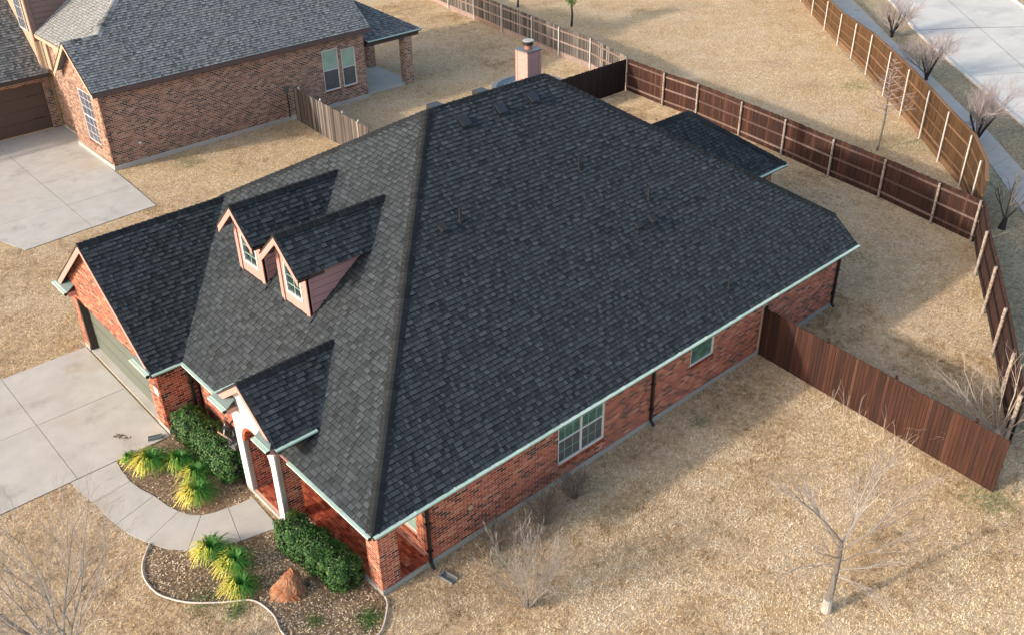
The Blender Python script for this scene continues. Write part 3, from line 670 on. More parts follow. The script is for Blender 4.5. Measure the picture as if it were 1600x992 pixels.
# porch floor of brick pavers
PV = Pieces('paver', M['brick'], H, 300)
pf = MB(); pf.box((.34, .40, .02), (1.85, 6.3, .165)); pf.box((-.16, 4.26, .02), (.339, 5.77, .165)); pf.build('porch_floor', M['mortar'], H)
vsP = lambda a, b: ([(0, 0, 0), (a, 0, 0), (a, b, 0), (0, b, 0), (0, 0, .017), (a, 0, .017), (a, b, .017), (0, b, .017)], BOXF[1:])
for i in range(-6, 19):
    x0 = .36+i*.079
    inner = (x0 < .34)
    y = (4.28 if inner else .62) - (.1 if i % 2 else 0)
    ye = 5.74 if inner else 6.28
    if x0+.07 > 1.83 or x0 < -.14: continue
    while y < ye:
        a, c_ = max(y, 4.28 if inner else .62), min(y+.19, ye)
        if c_-a > .03: PV.add(Matrix.Translation((x0, a, .163)), round(c_-a, 3), vsP(.068, c_-a), .2+.75*rng.random()**1.2)
        y += .20
for i in range(14): PV.add(Matrix.Translation((.92+i*.068, .395, .163)), 'soldier', vsP(.060, .21), .2+.7*rng.random())
PV.flush()
# fittings on the right flank
downspout(H, 1.75, .29, HE-.1, .13, (0, -.14), (1.75, .02)); downspout(H, 10.12, .31, HE-.1, .13, (0, -.14), (10.12, -.02)); downspout(H, 19.9, .31, HE-.1, .13, (.02, -.1), (19.9, -.02)); downspout(H, .18, 9.72, HE-.1, .13, (-.05, -.12), (.0, 9.42))
vd = MB(); vd.tube([(3.14, .37, 1.13), (3.14, .34, 1.13)], .075, 14); vd.build('wall_vent', M['cream'], H)
st = MB(); st.box((15.50, .345, .12), (15.72, .371, 2.3)); st.build('corner_trim', M['cream'], H)
# dormers on the front slope
for yc in (9.32, 6.92):
    hw, zr, sl, xf, xw = .98, 6.76, .92, 2.18, 2.55
    ze, xr, xe = gable_roof(xf, yc, hw, zr, sl, 'dormer')
    b = MB(); w2 = .74; zb = HE+SF*xw-.25
    # cheeks and front built as solid slabs
    zt = zr-.07
    def front(pts, x0, x1): b.prism([(x1, y, z) for y, z in pts], (x0-x1, 0, 0))
    ez = zt-sl*w2
    wy, wz0, wz1, wh = .42, 4.74, 5.50, .44       # window half width, sill, spring, arch rise
    n = 10
    arc = [(yc-wy*math.cos(math.pi*i/n), wz1+wh*math.sin(math.pi*i/n)) for i in range(n+1)]
    front([(yc-w2, zb), (yc-w2, wz0), (yc+w2, wz0), (yc+w2, zb)], xw, xw+.06)
    front([(yc-w2, wz0), (yc-w2, wz1), (yc-wy, wz1), (yc-wy, wz0)], xw, xw+.06); front([(yc+wy, wz0), (yc+wy, wz1), (yc+w2, wz1), (yc+w2, wz0)], xw, xw+.06)
    tz = lambda y: zt-sl*abs(y-yc)
    ed = [yc-w2+2*w2*i/n for i in range(n+1)]
    for i in range(n): front([arc[i], (ed[i], tz(ed[i])), (ed[i+1], tz(ed[i+1])), arc[i+1]], xw, xw+.06)
    front([(yc-w2, wz1), (yc-w2, ez), (yc-wy, wz1)], xw, xw+.06); front([(yc+w2, ez), (yc+w2, wz1), (yc+wy, wz1)], xw, xw+.06)
    dm = b.build('dormer', M['pink'], H)
    for sgn in (-1, 1):
        # corner boards and a thin dark reveal line
        cb = MB(); cb.box((xw-.03, yc+sgn*w2, zb+.05), (xw+.11, yc+sgn*(w2-.16), ez-.02)); cb.box((xw-.012, yc+sgn*(w2-.16), zb+.2), (xw-.002, yc+sgn*(w2-.185), ez)); cb.build('corner_board', M['pink'], dm)
        dk_ = MB(); dk_.box((xw-.014, yc+sgn*(w2-.165), zb+.25), (xw-.003, yc+sgn*(w2-.182), ez)); dk_.build('reveal', M['darkfascia'], dm)
        # lap siding boards on the cheek, cut by the slope
        nb = 8
        for k in range(nb):
            za, zc = zb+.2+k*(ez-zb-.12)/nb, zb+.2+(k+1)*(ez-zb-.12)/nb-.026
            Q = clip([Vector((xw+.1, yc+sgn*w2, za)), Vector((4.9, yc+sgn*w2, za)), Vector((4.9, yc+sgn*w2, zc)), Vector((xw+.1, yc+sgn*w2, zc))], [(NF, DF-.02)])
            Q = clip(Q, [(Vector((SF, 0, -1)), Vector((SF, 0, -1)).dot(C0)-3)]) if Q else Q
            if len(Q) >= 3:
                s = MB(); top = [q+Vector((0, -sgn*.022, 0)) if q.z > (za+zc)/2 else q for q in Q]; s.prism(top if sgn > 0 else list(reversed(top)), (0, -sgn*.05, 0)); s.build('siding_board', M['siding'], dm)
    sfm = MB()
    for sgn in (-1, 1):
        a0, a1 = Vector((xf+.03, yc, zr-.14)), Vector((xf+.03, yc+sgn*hw, zr-.14-sl*hw)); sfm.prism([a0, a1, a1+Vector((xw-xf, 0, 0)), a0+Vector((xw-xf, 0, 0))], (0, 0, .03))
    sfm.build('soffit', M['darkfascia'], dm)
    rakes(xf+.02, yc, hw, zr, sl, M['pink'], .15, parent=dm)
    fb = MB(); fb.box((xf, yc-hw, ze-.14), (3.0, yc-hw+.03, ze-.06)); fb.build('fascia', M['darkfascia'], dm)
    # arched window
    wfm = MB()
    outer = [(yc-wy, wz0)]+arc+[(yc+wy, wz0)]; t = .055
    inner_arc = [(yc-(wy-t)*math.cos(math.pi*i/n), wz1+(wh-t)*math.sin(math.pi*i/n)) for i in range(n+1)]
    inner = [(yc-wy+t, wz0+t)]+inner_arc+[(yc+wy-t, wz0+t)]
    m_ = len(outer)
    for i in range(m_):
        j = (i+1) % m_; wfm.prism([(xw+.03, *outer[i]), (xw+.03, *outer[j]), (xw+.03, *inner[j]), (xw+.03, *inner[i])], (-.05, 0, 0))
    win = wfm.build('window', M['white'], dm)
    gp_ = MB(); gp_.prism([(xw+.04, y, z) for y, z in inner], (-.01, 0, 0)); gp_.build('pane', M['glass_dark'], win)
    mt = MB(); mt.box((xw+.012, yc-.013, wz0+t), (xw+.026, yc+.013, wz1+wh-t))
    for k in range(1, 4): z = wz0+t+k*.26; mt.box((xw+.013, yc-wy+t, z-.012), (xw+.025, yc+wy-t, z+.012))
    mt.build('muntin', M['glass_pale'], win)
    for sgn in (-1, 1):
        fl = MB(); fl.obox((xw-.12, yc+sgn*w2-.1, HE+SF*(xw-.12)+.02), (.25, 0, .25*SF), (0, .2, 0), (-.02, 0, .03)); fl.build('flashing', M['vent'], dm)
# roof furniture
NRm = Vector((0, -SR, 1)).normalized()
def on_right(x, y): return Vector((x, y, HE+SR*y))
for x, y in ((8.93, 7.2), (10.38, 7.22), (11.73, 7.24)):
    o = on_right(x, y); b = MB(); b.obox(o-Vector((.20, 0, 0))-VR*.22+NRm*.01, (.40, 0, 0), VR*.42, NRm*.025)
    b.obox(o-Vector((.13, 0, 0))-VR*.14+NRm*.03, (.26, 0, 0), VR*.26, NRm*.06); rv_ = b.build('roof_vent', M['vent'], H)
    c_ = MB(); c_.obox(o-Vector((.165, 0, 0))-VR*.19+NRm*.09, (.33, 0, 0), VR*.35, NRm*.03); c_.build('vent_hood', M['vent'], rv_)
for x in (8.3, 10.1):
    o = Vector((x+.5, 8.35, HR-.584*(8.35-C_))); b = MB(); b.box(o-Vector((.2, .2, .1)), o+Vector((.2, .2, .17))); b.build('roof_vent', M['vent'], H)
for x, y, hh in ((6.85, 4.93, .42), (11.65, 5.04, .42), (13.33, 3.62, .42), (13.93, .70, .34)):
    o = on_right(x, y); b = MB(); b.cyl(o-Vector((0, 0, .05)), .036, hh+.06, 8); pp = b.build('vent_pipe', M['deck'], H)
    f = MB(); f.tube([o+NRm*.005, o+NRm*.08], [.09, .045], 10); f.obox(o-Vector((.16, 0, 0))-VR*.16+NRm*.012, (.32, 0, 0), VR*.32, NRm*.008); f.build('pipe_boot', M['deck'], pp)
for x, y in ((6.21, 4.96), (12.29, 3.15), (12.94, 3.13)):
    o = on_right(x, y); b = MB(); b.prism([o+Vector((-.1, 0, 0))-VR*.14+NRm*.02, o+Vector((-.1, 0, 0))+VR*.1+NRm*.02, o+Vector((-.1, 0, 0))+VR*.1+NRm*.06, o+Vector((-.1, 0, 0))-VR*.14+NRm*.15], (.2, 0, 0)); ex = b.build('exhaust_vent', M['vent'], H)
    l_ = MB(); l_.obox(o-Vector((.11, 0, 0))-VR*.16+NRm*.155, (.22, 0, 0), VR*.27-NRm*.09, NRm*.012); l_.build('vent_hood', M['deck'], ex)
# chimney behind the ridge
ch = MB(); ch.box((16.06, 12.12, 4.2), (16.72, 12.74, 7.42)); chm = ch.build('chimney', M['pink'], H)
for k in range(9):
    z = 5.0+k*.265; s = MB(); s.prism([(16.18, 12.12, z), (16.62, 12.12, z), (16.62, 12.12, z+.25), (16.18, 12.12, z+.25)], (0, -.015, 0)); s.build('siding_board', M['siding'], chm)
    s = MB(); s.box((16.045, 12.2, z), (16.06, 12.66, z+.25)); s.build('siding_board', M['pink'], chm)
for (x0, y0, x1, y1) in ((16.035, 12.095, 16.17, 12.19), (16.63, 12.095, 16.745, 12.19), (16.035, 12.67, 16.1, 12.765)):
    s = MB(); s.box((x0, y0, 4.2), (x1, y1, 7.42)); s.build('corner_board', M['pink'], chm)
s = MB(); s.box((16.02, 12.08, 7.42), (16.76, 12.78, 7.47)); cc = s.build('chase_cover', M['lead'], chm)
s = MB(); s.cyl((16.39, 12.43, 7.47), .16, .12, 20, r2=.13); s.cyl((16.39, 12.43, 7.585), .165, .035, 20); s.build('flue', mat('rusty flue', [(.26, .11, .08)], .6), cc)
s = MB(); s.cyl((16.39, 12.43, 7.62), .19, .14, 20); s.build('flue_band', M['black'], cc); s = MB(); s.cyl((16.39, 12.43, 7.76), .205, .035, 20); s.build('flue_cap', mat('speckled cap', [(.40, .40, .39)], .6, 30, .6, .4), cc)
# rear patio roof
PTx, PTy, PTz = 24.38, 5.7, 2.53; d_ = 2.9; Rz = PTz+.757*d_
xm = 20.33-(Rz-zP)/.68
xl = LX-(PTz-zP)/.68 if False else LX-.2
deck(H, [(xl, PTy, PTz), (PTx, PTy, PTz), (PTx-d_, PTy+d_, Rz), (xm, PTy+d_, Rz)], M['deck']); deck(H, [(PTx, PTy, PTz), (PTx, PTy+2*d_, PTz), (PTx-d_, PTy+d_, Rz)], M['shingle_cap']); deck(H, [(xl, PTy+2*d_, PTz), (PTx, PTy+2*d_, PTz), (PTx-d_, PTy+d_, Rz), (xm, PTy+d_, Rz)], M['shingle_cap'])
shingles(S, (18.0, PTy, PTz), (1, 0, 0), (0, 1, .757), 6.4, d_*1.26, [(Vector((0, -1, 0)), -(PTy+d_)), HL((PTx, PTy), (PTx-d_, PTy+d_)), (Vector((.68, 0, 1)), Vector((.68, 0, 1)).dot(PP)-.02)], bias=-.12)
caps(CP, (xm, PTy+d_, Rz+.01), (PTx-d_, PTy+d_, Rz+.01), (0, -1, -.757), (0, 1, -.757)); caps(CP, (PTx, PTy, PTz+.03), (PTx-d_, PTy+d_, Rz+.02), (0, -1, -.757), (1, 0, -.757))
gutter(H, (20.3, PTy, PTz), (PTx, PTy, PTz), (0, -1, 0)); gutter(H, (PTx, PTy, PTz), (PTx, PTy+2*d_, PTz), (1, 0, 0))
pillar(23.5, 6.0, 23.95, 6.45, 0, 2.42); pillar(23.5, 10.6, 23.95, 11.05, 0, 2.42)
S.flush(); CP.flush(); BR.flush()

# ------------------------------------------------------------------ neighbour's house
NH = empty('brown_brick_house', (6.1, 30.2, 0), 'brown mottled brick house at the upper left under a weathered grey shingle roof', 'house')
NBk = Pieces('brick', M['brick_nb'], NH, 300); NS = Pieces('shingle', M['shingle_old'], NH, 0); NS2 = Pieces('shingle', M['shingle_old'], NH, 0); NC = Pieces('ridge_cap', M['shingle_old'], NH, 0)
NE, sN, yN, xN = 3.94, .8, 29.8, 5.75; yr = 32.1; zr = NE+sN*(yr-yN); XE = 20.9
brick_wall(NH, NBk, (6.1, 30.2, 0), (1, 0, 0), 14.55, 3.75, M['mortar_nb'], [(11.85, 12.85, .95, 3.15), (13.05, 13.92, .95, 3.02)], z0=.22)
window(NH, (17.95, 30.2, 0), (1, 0, 0), 1.0, .95, 3.15, panes=(1, 2), top='glass_pale', bot='screen', inset=.08); window(NH, (19.15, 30.2, 0), (1, 0, 0), .87, .95, 3.02, panes=(1, 2), top='glass_pale', bot='screen', inset=.08)
sill_row(NBk, (17.95, 30.2, 0), (1, 0, 0), 1.0, .95); sill_row(NBk, (19.15, 30.2, 0), (1, 0, 0), .87, .95)
for i in range(150):   # soldier course under the eave
    if i % 2 == 0: NBk.add(frame((6.15+i*.0965, 30.2, 3.52), (1, 0, 0), (0, 0, 1), (0, -1, 0)), None, ([(0, 0, .02), (.085, 0, .02), (.085, .22, .02), (0, .22, .02), (0, 0, 0), (.085, 0, 0), (.085, .22, 0), (0, .22, 0)], [(0, 1, 2, 3), (0, 4, 5, 1), (1, 5, 6, 2), (3, 7, 4, 0)]), .1+.5*rng.random())
gpn = [(Vector((0, sN, -1)).normalized(), Vector((0, sN, -1)).normalized().dot(Vector((0, yr, zr-.14)))), (Vector((0, -sN, -1)).normalized(), Vector((0, -sN, -1)).normalized().dot(Vector((0, yr, zr-.14))))]
brick_wall(NH, NBk, (6.1, 34.6, 0), (0, -1, 0), 4.4, 5.7, M['mortar_nb'], [(1.75, 3.3, .86, 3.42)], gpn, z0=.25)
window(NH, (6.1, 32.85, 0), (0, -1, 0), 1.55, .86, 3.42, panes=(1, 2), top='glass_lilac', bot='glass_lilac', grid=(3, 3), gm='white', inset=.08)
sill_row(NBk, (6.1, 32.85, 0), (0, -1, 0), 1.55, .86)
brick_wall(NH, NBk, (6.5, 37.85, 0), (0, -1, 0), 3.25, 4.9, M['mortar_nb'], z0=.05)
brick_wall(NH, NBk, (-6, 37.85, 0), (1, 0, 0), 12.5, 3.0, M['mortar_nb'], [(6.9, 12.0, 0, 2.49)], z0=.02)
nd = MB(); nd.box((.9, 37.98, .02), (6.0, 38.02, 2.5)); ngd = nd.build('garage_door', M['nbdoor'], NH)
for i in range(4):
    s = MB(); s.box((.92, 37.955, .05+i*.61), (5.98, 37.98, .05+i*.61+.595)); pn = s.build('door_panel', M['nbdoor'], ngd)
s = MB(); s.box((5.1, 37.94, 1.86), (5.7, 37.954, 1.9)); s.box((5.1, 37.94, .66), (5.7, 37.954, .7)); s.build('door_hinge', M['black'], ngd)
s = MB(); s.box((6.0, 37.90, .02), (6.1, 37.99, 2.58)); s.build('door_trim', M['darkfascia'], NH)
s = MB(); s.tube([(6.45, 37.70, 3.0), (6.42, 37.72, .1)], .06, 4); s.build('downspout', mat('mustard downspout', [(.32, .25, .10)], .6, 6, .5, .5), NH)
s = MB(); s.cyl((6.25, 37.75, 1.75), .07, .22, 8); s.tube([(6.25, 37.75, 1.99), (6.25, 37.84, 2.06)], .02, 5); s.build('wall_lamp', M['lead'], NH)
f = MB(); f.box((6.06, 30.16, -.05), (20.68, 30.5, .22)); f.box((6.06, 30.501, -.05), (6.4, 34.62, .225)); f.box((6.46, 34.62, -.05), (6.7, 37.8, .12)); f.build('foundation', M['concrete'], NH)
s = MB(); s.box((20.4, 30.45, .22), (20.65, 38, 3.75)); s.build('wall', M['brick_nb'], NH)
# main grey roof: right plane, lit front plane, gable wing
VN = Vector((0, 1, sN)).normalized(); top_y = 38.5; hx, hs = 7.37, .66
hdir = Vector((1.66, 1.34))
hipend = (hx+hdir.x*4.4, yr+hdir.y*4.4)
deck(NH, [(xN, yN, NE), (XE, yN, NE), (XE, hipend[1], NE+sN*(hipend[1]-yN)), (*hipend, NE+sN*(hipend[1]-yN)), (hx, yr, zr), (xN, yr, zr)], M['shingle_old'])
shingles(NS, (xN, yN, NE), (1, 0, 0), VN, XE-xN+.02, 10.5, [(Vector((1, 0, 0)), xN), (Vector((-1, 0, 0)), -XE), (Vector((0, -1, 0)), -hipend[1]), HL(hipend, (hx, yr)) if False else (Vector((hdir.y, -hdir.x, 0)).normalized(), Vector((hdir.y, -hdir.x, 0)).normalized().dot(Vector((hx, yr, 0)))) ], thick=1.0) if False else None
hn = Vector((hdir.y, -hdir.x, 0)).normalized(); hd0 = hn.dot(Vector((hx, yr, 0)))
# lower strip (eave to gable ridge) then the part above it right of the hip
shingles(NS, (xN, yN, NE), (1, 0, 0), VN, XE-xN+.02, (yr-yN)*1.2806, [(Vector((1, 0, 0)), xN), (Vector((-1, 0, 0)), -XE), (Vector((0, -1, 0)), -yr)])
kk = math.ceil((yr-yN)*1.2806/.138)
shingles(NS, Vector((xN, yN, NE))+VN*(kk*.138-.138), (1, 0, 0), VN, XE-xN+.02, 7.5, [(Vector((0, 1, 0)), yr), (Vector((-1, 0, 0)), -XE), (Vector((0, -1, 0)), -hipend[1]), (hn, hd0)])
NFn = Vector((1, 0, hs)).normalized(); zf = lambda x: zr+hs*(x-hx); xe0 = 6.2
fp = [(xe0, 33.72, zf(xe0)), (hx, yr, zr), (hipend[0], hipend[1], zf(hipend[0])), (hipend[0], 44, zf(hipend[0])), (xe0, 44, zf(xe0))]
deck(NH, fp, M['shingle_old'])
gn = Vector((hx-xe0, yr-33.72, 0)); gn = Vector((-gn.y, gn.x, 0)).normalized(); gn = gn if gn.y > 0 else -gn
shingles(NS, (xe0, 33.0, zf(xe0)), (0, 1, 0), NFn, 4.5, 9.5, [(-hn, -hd0), (Vector((1, 0, 0)), xe0), (Vector((0, -1, 0)), -37.45)], bias=.3)  # front slope's sunlit tone painted in as lighter tabs, both runs
shingles(NS, (xe0, 33.0, zf(xe0)), (0, 1, 0), NFn, 9.0, 9.5, [(-hn, -hd0), (Vector((1, 0, 0)), xe0), (Vector((0, 1, 0)), 37.45), (Vector((0, -1, 0)), -41)], bias=.3)
caps(NC, (xN, yr, zr+.01), (hx, yr, zr+.01), (0, -1, -sN), (0, 1, -sN), .2, .2, .03); caps(NC, (hx, yr, zr+.02), (*hipend, NE+sN*(hipend[1]-yN)+.02), (0, -1, -sN), (-1, 0, -hs), .22, .2, .03)
deck(NH, [(xN, 34.4, NE), (8, 34.4, NE), (hx+.6, yr, zr), (xN, yr, zr)], M['shingle_old'])
for sgn in (-1, 1):
    b = MB(); a0 = Vector((xN+.01, yr, zr-.05)); a1 = Vector((xN+.01, yr+sgn*2.35, zr-.05-sN*2.35)); dn = Vector((0, 0, -.22)); b.prism([a0, a1, a1+dn, a0+dn], (-.03, 0, 0)); b.build('rake_board', M['cream'], NH)
    b = MB(); b.bar(a0+Vector((-.02, 0, .04)), a1+Vector((-.02, 0, .04)), .06, .03); b.build('drip_edge', M['darkfascia'], NH)
b = MB(); b.box((xN, yN-.02, NE-.24), (XE, yN+.02, NE-.03)); b.box((xN+.05, yN+.02, NE-.26), (XE, 30.18, NE-.20)); b.build('fascia', mat('mauve brown fascia', [(.11, .075, .075)], .6), NH)
b = MB(); b.box((xe0-.05, 33.75, zf(xe0)-.2), (xe0, 37.42, zf(xe0)-.02)); b.build('fascia', M['cream'], NH)
b = MB(); b.box((6.42, 34.9, 4.3), (6.49, 36.0, 4.85)); b.box((6.40, 36.9, 3.2), (6.48, 37.4, 4.85)); b.build('cream_trim', M['cream'], NH)
# upper wall dormer with tall window over the garage
b = MB(); b.box((6.12, 37.45, 3.1), (6.3, 42, 9)); udr = b.build('dormer', M['cream'], NH)
for k in range(14):
    z = 4.9+k*.26; s = MB(); s.prism([(6.32, 37.45, z), (12, 37.45, z), (12, 37.48, z+.235), (6.32, 37.48, z+.235)], (0, .06, 0)); s.build('siding_board', M['nbsiding'], udr)
b = MB(); b.box((6.10, 37.42, 4.6), (6.33, 37.51, 9)); b.build('corner_board', M['nbsiding'], udr)
b = MB(); b.box((6.085, 37.515, 3.3), (6.115, 37.72, 9)); b.build('corner_board', M['cream'], udr)
window(NH, (6.12, 39.05, 0), (0, -1, 0), 1.1, 5.02, 8.4, panes=(1, 1), top='glass_lilac', grid=(3, 6), gm='white', inset=-.02)
# garage roof in front of the dormer wall
GVn = Vector((0, 1, 1.03)).normalized()
deck(NH, [(-7, 37.25, 3.05), (6.3, 37.25, 3.05), (6.3, 37.44, 3.24), (6.115, 37.45, 3.25), (6.115, 43, 8.97), (-7, 43, 8.97)], M['shingle_old'])
shingles(NS, (-7, 37.25, 3.05), (1, 0, 0), GVn, 13.4, 6.5, [(Vector((-1, 0, 0)), -6.11)], bias=-.1)
b = MB(); b.box((-7, 37.21, 2.85), (6.3, 37.25, 3.03)); b.build('fascia', M['darkfascia'], NH)
# corner porch roof
PC = Vector((24.6, 30.3, 3.05)); Vp = Vector((0, 1, .6)).normalized()
deck(NH, [(20.5, 30.3, 3.05), PC, (24.6-3.5, 33.8, 3.05+2.1), (20.5, 33.8, 5.15)], M['deck']); deck(NH, [PC, (24.6, 37.3, 3.05), (21.1, 33.8, 5.15)], M['shingle_cap'])
shingles(NS2, (20.85, 30.3, 3.05), (1, 0, 0), Vp, 3.9, 4.2, [HL((24.6, 30.3), (21.1, 33.8)), (Vector((0, -1, 0)), -33.8), (Vector((1, 0, 0)), 20.85)], bias=-.16)
gutter(NH, (20.9, 30.3, 3.05), (24.6, 30.3, 3.05), (0, -1, 0)); gutter(NH, (24.6, 30.3, 3.05), (24.6, 37, 3.05), (1, 0, 0))
b = MB(); b.box((20.9, 30.36, 2.72), (24.5, 30.6, 2.98)); b.box((24.2, 30.6, 2.72), (24.5, 37, 2.98)); b.build('porch_beam', M['darkfascia'], NH)
pillar(23.45, 30.38, 23.98, 30.88, 0, 2.75, NBk, NH, 'mortar_nb'); pillar(23.45, 34.2, 23.98, 34.7, 0, 2.75, NBk, NH, 'mortar_nb')
b = MB(); b.box((20.66, 30.5, 0), (23.95, 36, .12)); b.build('porch_floor', M['concrete'], NH)
b = MB(); b.box((15.48, 30.08, 1.5), (15.70, 30.19, 1.82)); b.build('meter_box', M['lead'], NH); b = MB(); b.tube([(15.6, 30.13, 1.5), (15.6, 30.13, .15)], .03, 5); b.build('conduit', M['black'], NH)
b = MB(); b.tube([(7.05, 30.2, .78), (7.05, 30.14, .78)], .07, 10); b.build('wall_vent', M['lead'], NH); b = MB(); b.box((7.45, 30.14, .98), (7.58, 30.2, 1.06)); b.build('outlet_cover', M['white'], NH)
NBk.flush(); NS.flush(); NS2.flush(); NC.flush()

# ------------------------------------------------------------------ fences
def fence(name, pts, side, label, bm, rm, pm, posts, bw=.118, h=1.83, rails=(.3, .95, 1.6), round_r=.04, cap=None, kick=None, dark=None, hfun=None, jag=.02, post_over=.0, postm=None, rail_side=None, holes=()):
    """boards run along the polyline on the `side` (+1 left of travel) face of the rails"""
    P = [Vector((x, y, 0)) for x, y in pts]
    root = empty(name, P[0], label, 'fence')
    hf = hfun or (lambda q: h); lib = {}
    total = 0
    for i in range(len(P)-1):
        p, q = P[i], P[i+1]; d = (q-p).normalized(); n = Vector((-d.y, d.x, 0))*side; L = (q-p).length; nb = max(1, round(L/bw)); w_ = L/nb
        for k in range(nb):
            o = p+d*(k*w_); hh = hf(o)+rng.uniform(-jag, jag); hh = round(hh/.02)*.02
            rvb = min(9, max(0, round(rng.gauss(4.5, 2.0))))
            key = (round(w_, 2), round(hh, 2), rvb)
            if key not in lib:
                b = MB(); b.box((.005, 0, .03), (round(w_, 2)-.005, .018, hh), rvb/9); lib[key] = b.mesh('fence_board', bm)
            Mx = frame(o+n*(.045+rng.uniform(0, .004)), d, n, (0, 0, 1))
            if d.cross(n).z < 0: pass
            link('fence_board', lib[key], root, Mx)
        for z in rails:
            hh0, hh1 = hf(p)/h, hf(q)/h
            b = MB(); b.bar(p+Vector((0, 0, z*hh0))+n*.02, q+Vector((0, 0, z*hh1))+n*.02, .045, .085, rng.random()); b.build('rail', rm, root)
        if cap:
            b = MB(); b.bar(p+Vector((0, 0, hf(p)+.02))+n*.05, q+Vector((0, 0, hf(q)+.02))+n*.05, .13, .035, rng.random()); b.build('cap_rail', cap, root)
        if kick:
            b = MB(); b.bar(p+Vector((0, 0, .15))+n*.03, q+Vector((0, 0, .15))+n*.03, .04, .28, rng.random()); b.build('kick_board', kick, root)
    for x, y in posts:
        b = MB(); o = Vector((x, y, 0)); 
        b.cyl(o, round_r, hf(o)+post_over, 8); b.build('post', pm, root)
    return root
def along(pts, step, start=0.0):
    out = []; acc = -start
    for i in range(len(pts)-1):
        p, q = Vector(pts[i]), Vector(pts[i+1]); L = (q-p).length; t = -acc if acc < 0 else (step-acc if acc else 0)
        while t <= L: out.append(tuple(p.lerp(q, t/L))); t += step
        acc = (L-(t-step))
    return out
# A: dark run seen from its shaded side, from the house to the back corner
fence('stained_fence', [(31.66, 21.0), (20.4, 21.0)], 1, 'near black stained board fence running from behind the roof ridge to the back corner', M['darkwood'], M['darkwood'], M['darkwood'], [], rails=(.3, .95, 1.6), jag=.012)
# B: long dark red fence across the back, rails and pale posts facing the camera
Bp = [(31.72, 20.95), (31.35, 17.9), (31.2, 15.5), (30.72, 12.4), (30.25, 9.55), (29.7, 6.64), (29.3, 3.88), (28.7, 1.14), (28.26, -.86)]
fence('stained_fence', Bp, 1, 'long dark red board fence with pale posts across the back of the yard', M['redwood'], M['redrail'], M['palepost'], [(x-.07, y) for x, y in Bp[1:-1]]+[(28.24, -.75)], round_r=.055, jag=.015)
# E: right hand run curving down to the corner
Ep = [(28.28, -.85), (25.84, -2.2), (23.5, -3.62), (21.1, -5.05), (18.8, -6.35), (16.9, -7.4)]
fence('stained_fence', Ep, 1, 'reddish board fence with heavy pale posts along the right edge beside the pavement', M['redwood'], M['darkwood'], M['palepost'], [(x-.06, y+.06) for x, y in Ep[1:]], round_r=.058, post_over=.05, jag=.008)
# C: gate-side run in front, boards facing the street
fence('stained_fence', [(15.62, .33), (14.78, -8.02)], -1, 'red brown board fence running from the brick side wall across the front of the yard', M['redwood'], M['redrail'], M['redwood'], [(15.65, .3), (15.45, -2.1), (15.2, -4.5), (14.95, -7.0)], jag=.018, round_r=.045, post_over=.04)
# grey fences of the neighbour
fence('grey_fence', [(31.9, 21.1), (33.1, 25.1), (33.45, 28.1), (33.9, 31.0), (34.4, 34.4), (35.0, 38.0), (35.5, 41.5), (36.4, 45.5)], -1, 'weathered grey board fence with metal posts along the far side of the neighbouring yard', M['greywood'], M['greyrail'], M['galv'], [(33.05, 25.05), (33.4, 28.07), (33.85, 31.0), (34.3, 34.42), (34.9, 38.0), (35.45, 41.5)], kick=M['greyrail'], jag=.025)
fence('grey_fence', [(15.9, 29.9), (15.42, 22.4)], -1, 'short weathered grey board fence between the two houses', M['greywood'], M['greyrail'], M['galv'], [(15.95, 29.5), (15.8, 27.2), (15.6, 24.9), (15.5, 23.4)], jag=.025, post_over=.06, h=1.83)
# D: tall amber fence with steel posts along the pavement
Dp = [(28.7, -.55), (30.6, .35), (32.9, 1.95), (34.9, 4.0), (36.95, 6.02), (39.2, 8.3), (41.2, 10.45), (43.9, 13.1), (45.85, 15.25), (47.7, 17.35), (50.05, 19.8), (52.4, 22.3), (55, 24.9), (57.5, 27.3)]
def dh(o): return 2.45 if o.x < 42 else max(1.85, 2.45-(o.x-42)*.09)
fence('cedar_fence', Dp, -1, 'tall amber cedar fence with slim steel posts curving beside the pavement', M['oak'], M['oakrail'], M['galv'], [(x-.07, y+.07) for x, y in Dp[2:-1]]+[(30.5, .5)], h=2.45, hfun=dh, rails=(.55, 1.2, 1.85), cap=M['oakrail'], kick=M['oakrail'], round_r=.035, jag=.01)

# ------------------------------------------------------------------ plants
def grow(mb, p, d, L, r, lev, spec, rg, lim):
    """recursive bare branch; spec[lev] = (children, length ratio, spread, segments)"""
    ns = spec[lev][3]; pts = [Vector(p)]; d = Vector(d).normalized(); rad = [r]
    ds = []
    for i in range(ns):
        d = (d + Vector((rg.gauss(0, .10), rg.gauss(0, .10), rg.gauss(0, .06)+spec[lev][4]))).normalized()
        pts.append(pts[-1]+d*L/ns); rad.append(max(r*(1-(i+1)/ns*.75), .0022)); ds.append(d)
    mb.tube(pts, rad, 5 if lev == 0 else (4 if lev == 1 else 3), rg.random(), cap=False)
    if lev+1 >= len(spec): return
    nc, lr, sp = spec[lev][:3]
    for k in range(nc):
        t = .25+.75*(k+rg.random())/nc; i = min(ns-1, int(t*ns)); b = pts[i].lerp(pts[i+1], t*ns-i if t*ns-i <= 1 else 1)
        o = ds[i].orthogonal().normalized(); o = Matrix.Rotation(rg.random()*6.283, 3, ds[i]) @ o
        nd = (ds[i]*math.cos(sp)+o*math.sin(sp)).normalized()
        grow(mb, b, nd, L*lr*(1.15-.5*t)*rg.uniform(.75, 1.2), max(rad[i]*.6, .0022), lev+1, spec, rg, lim)
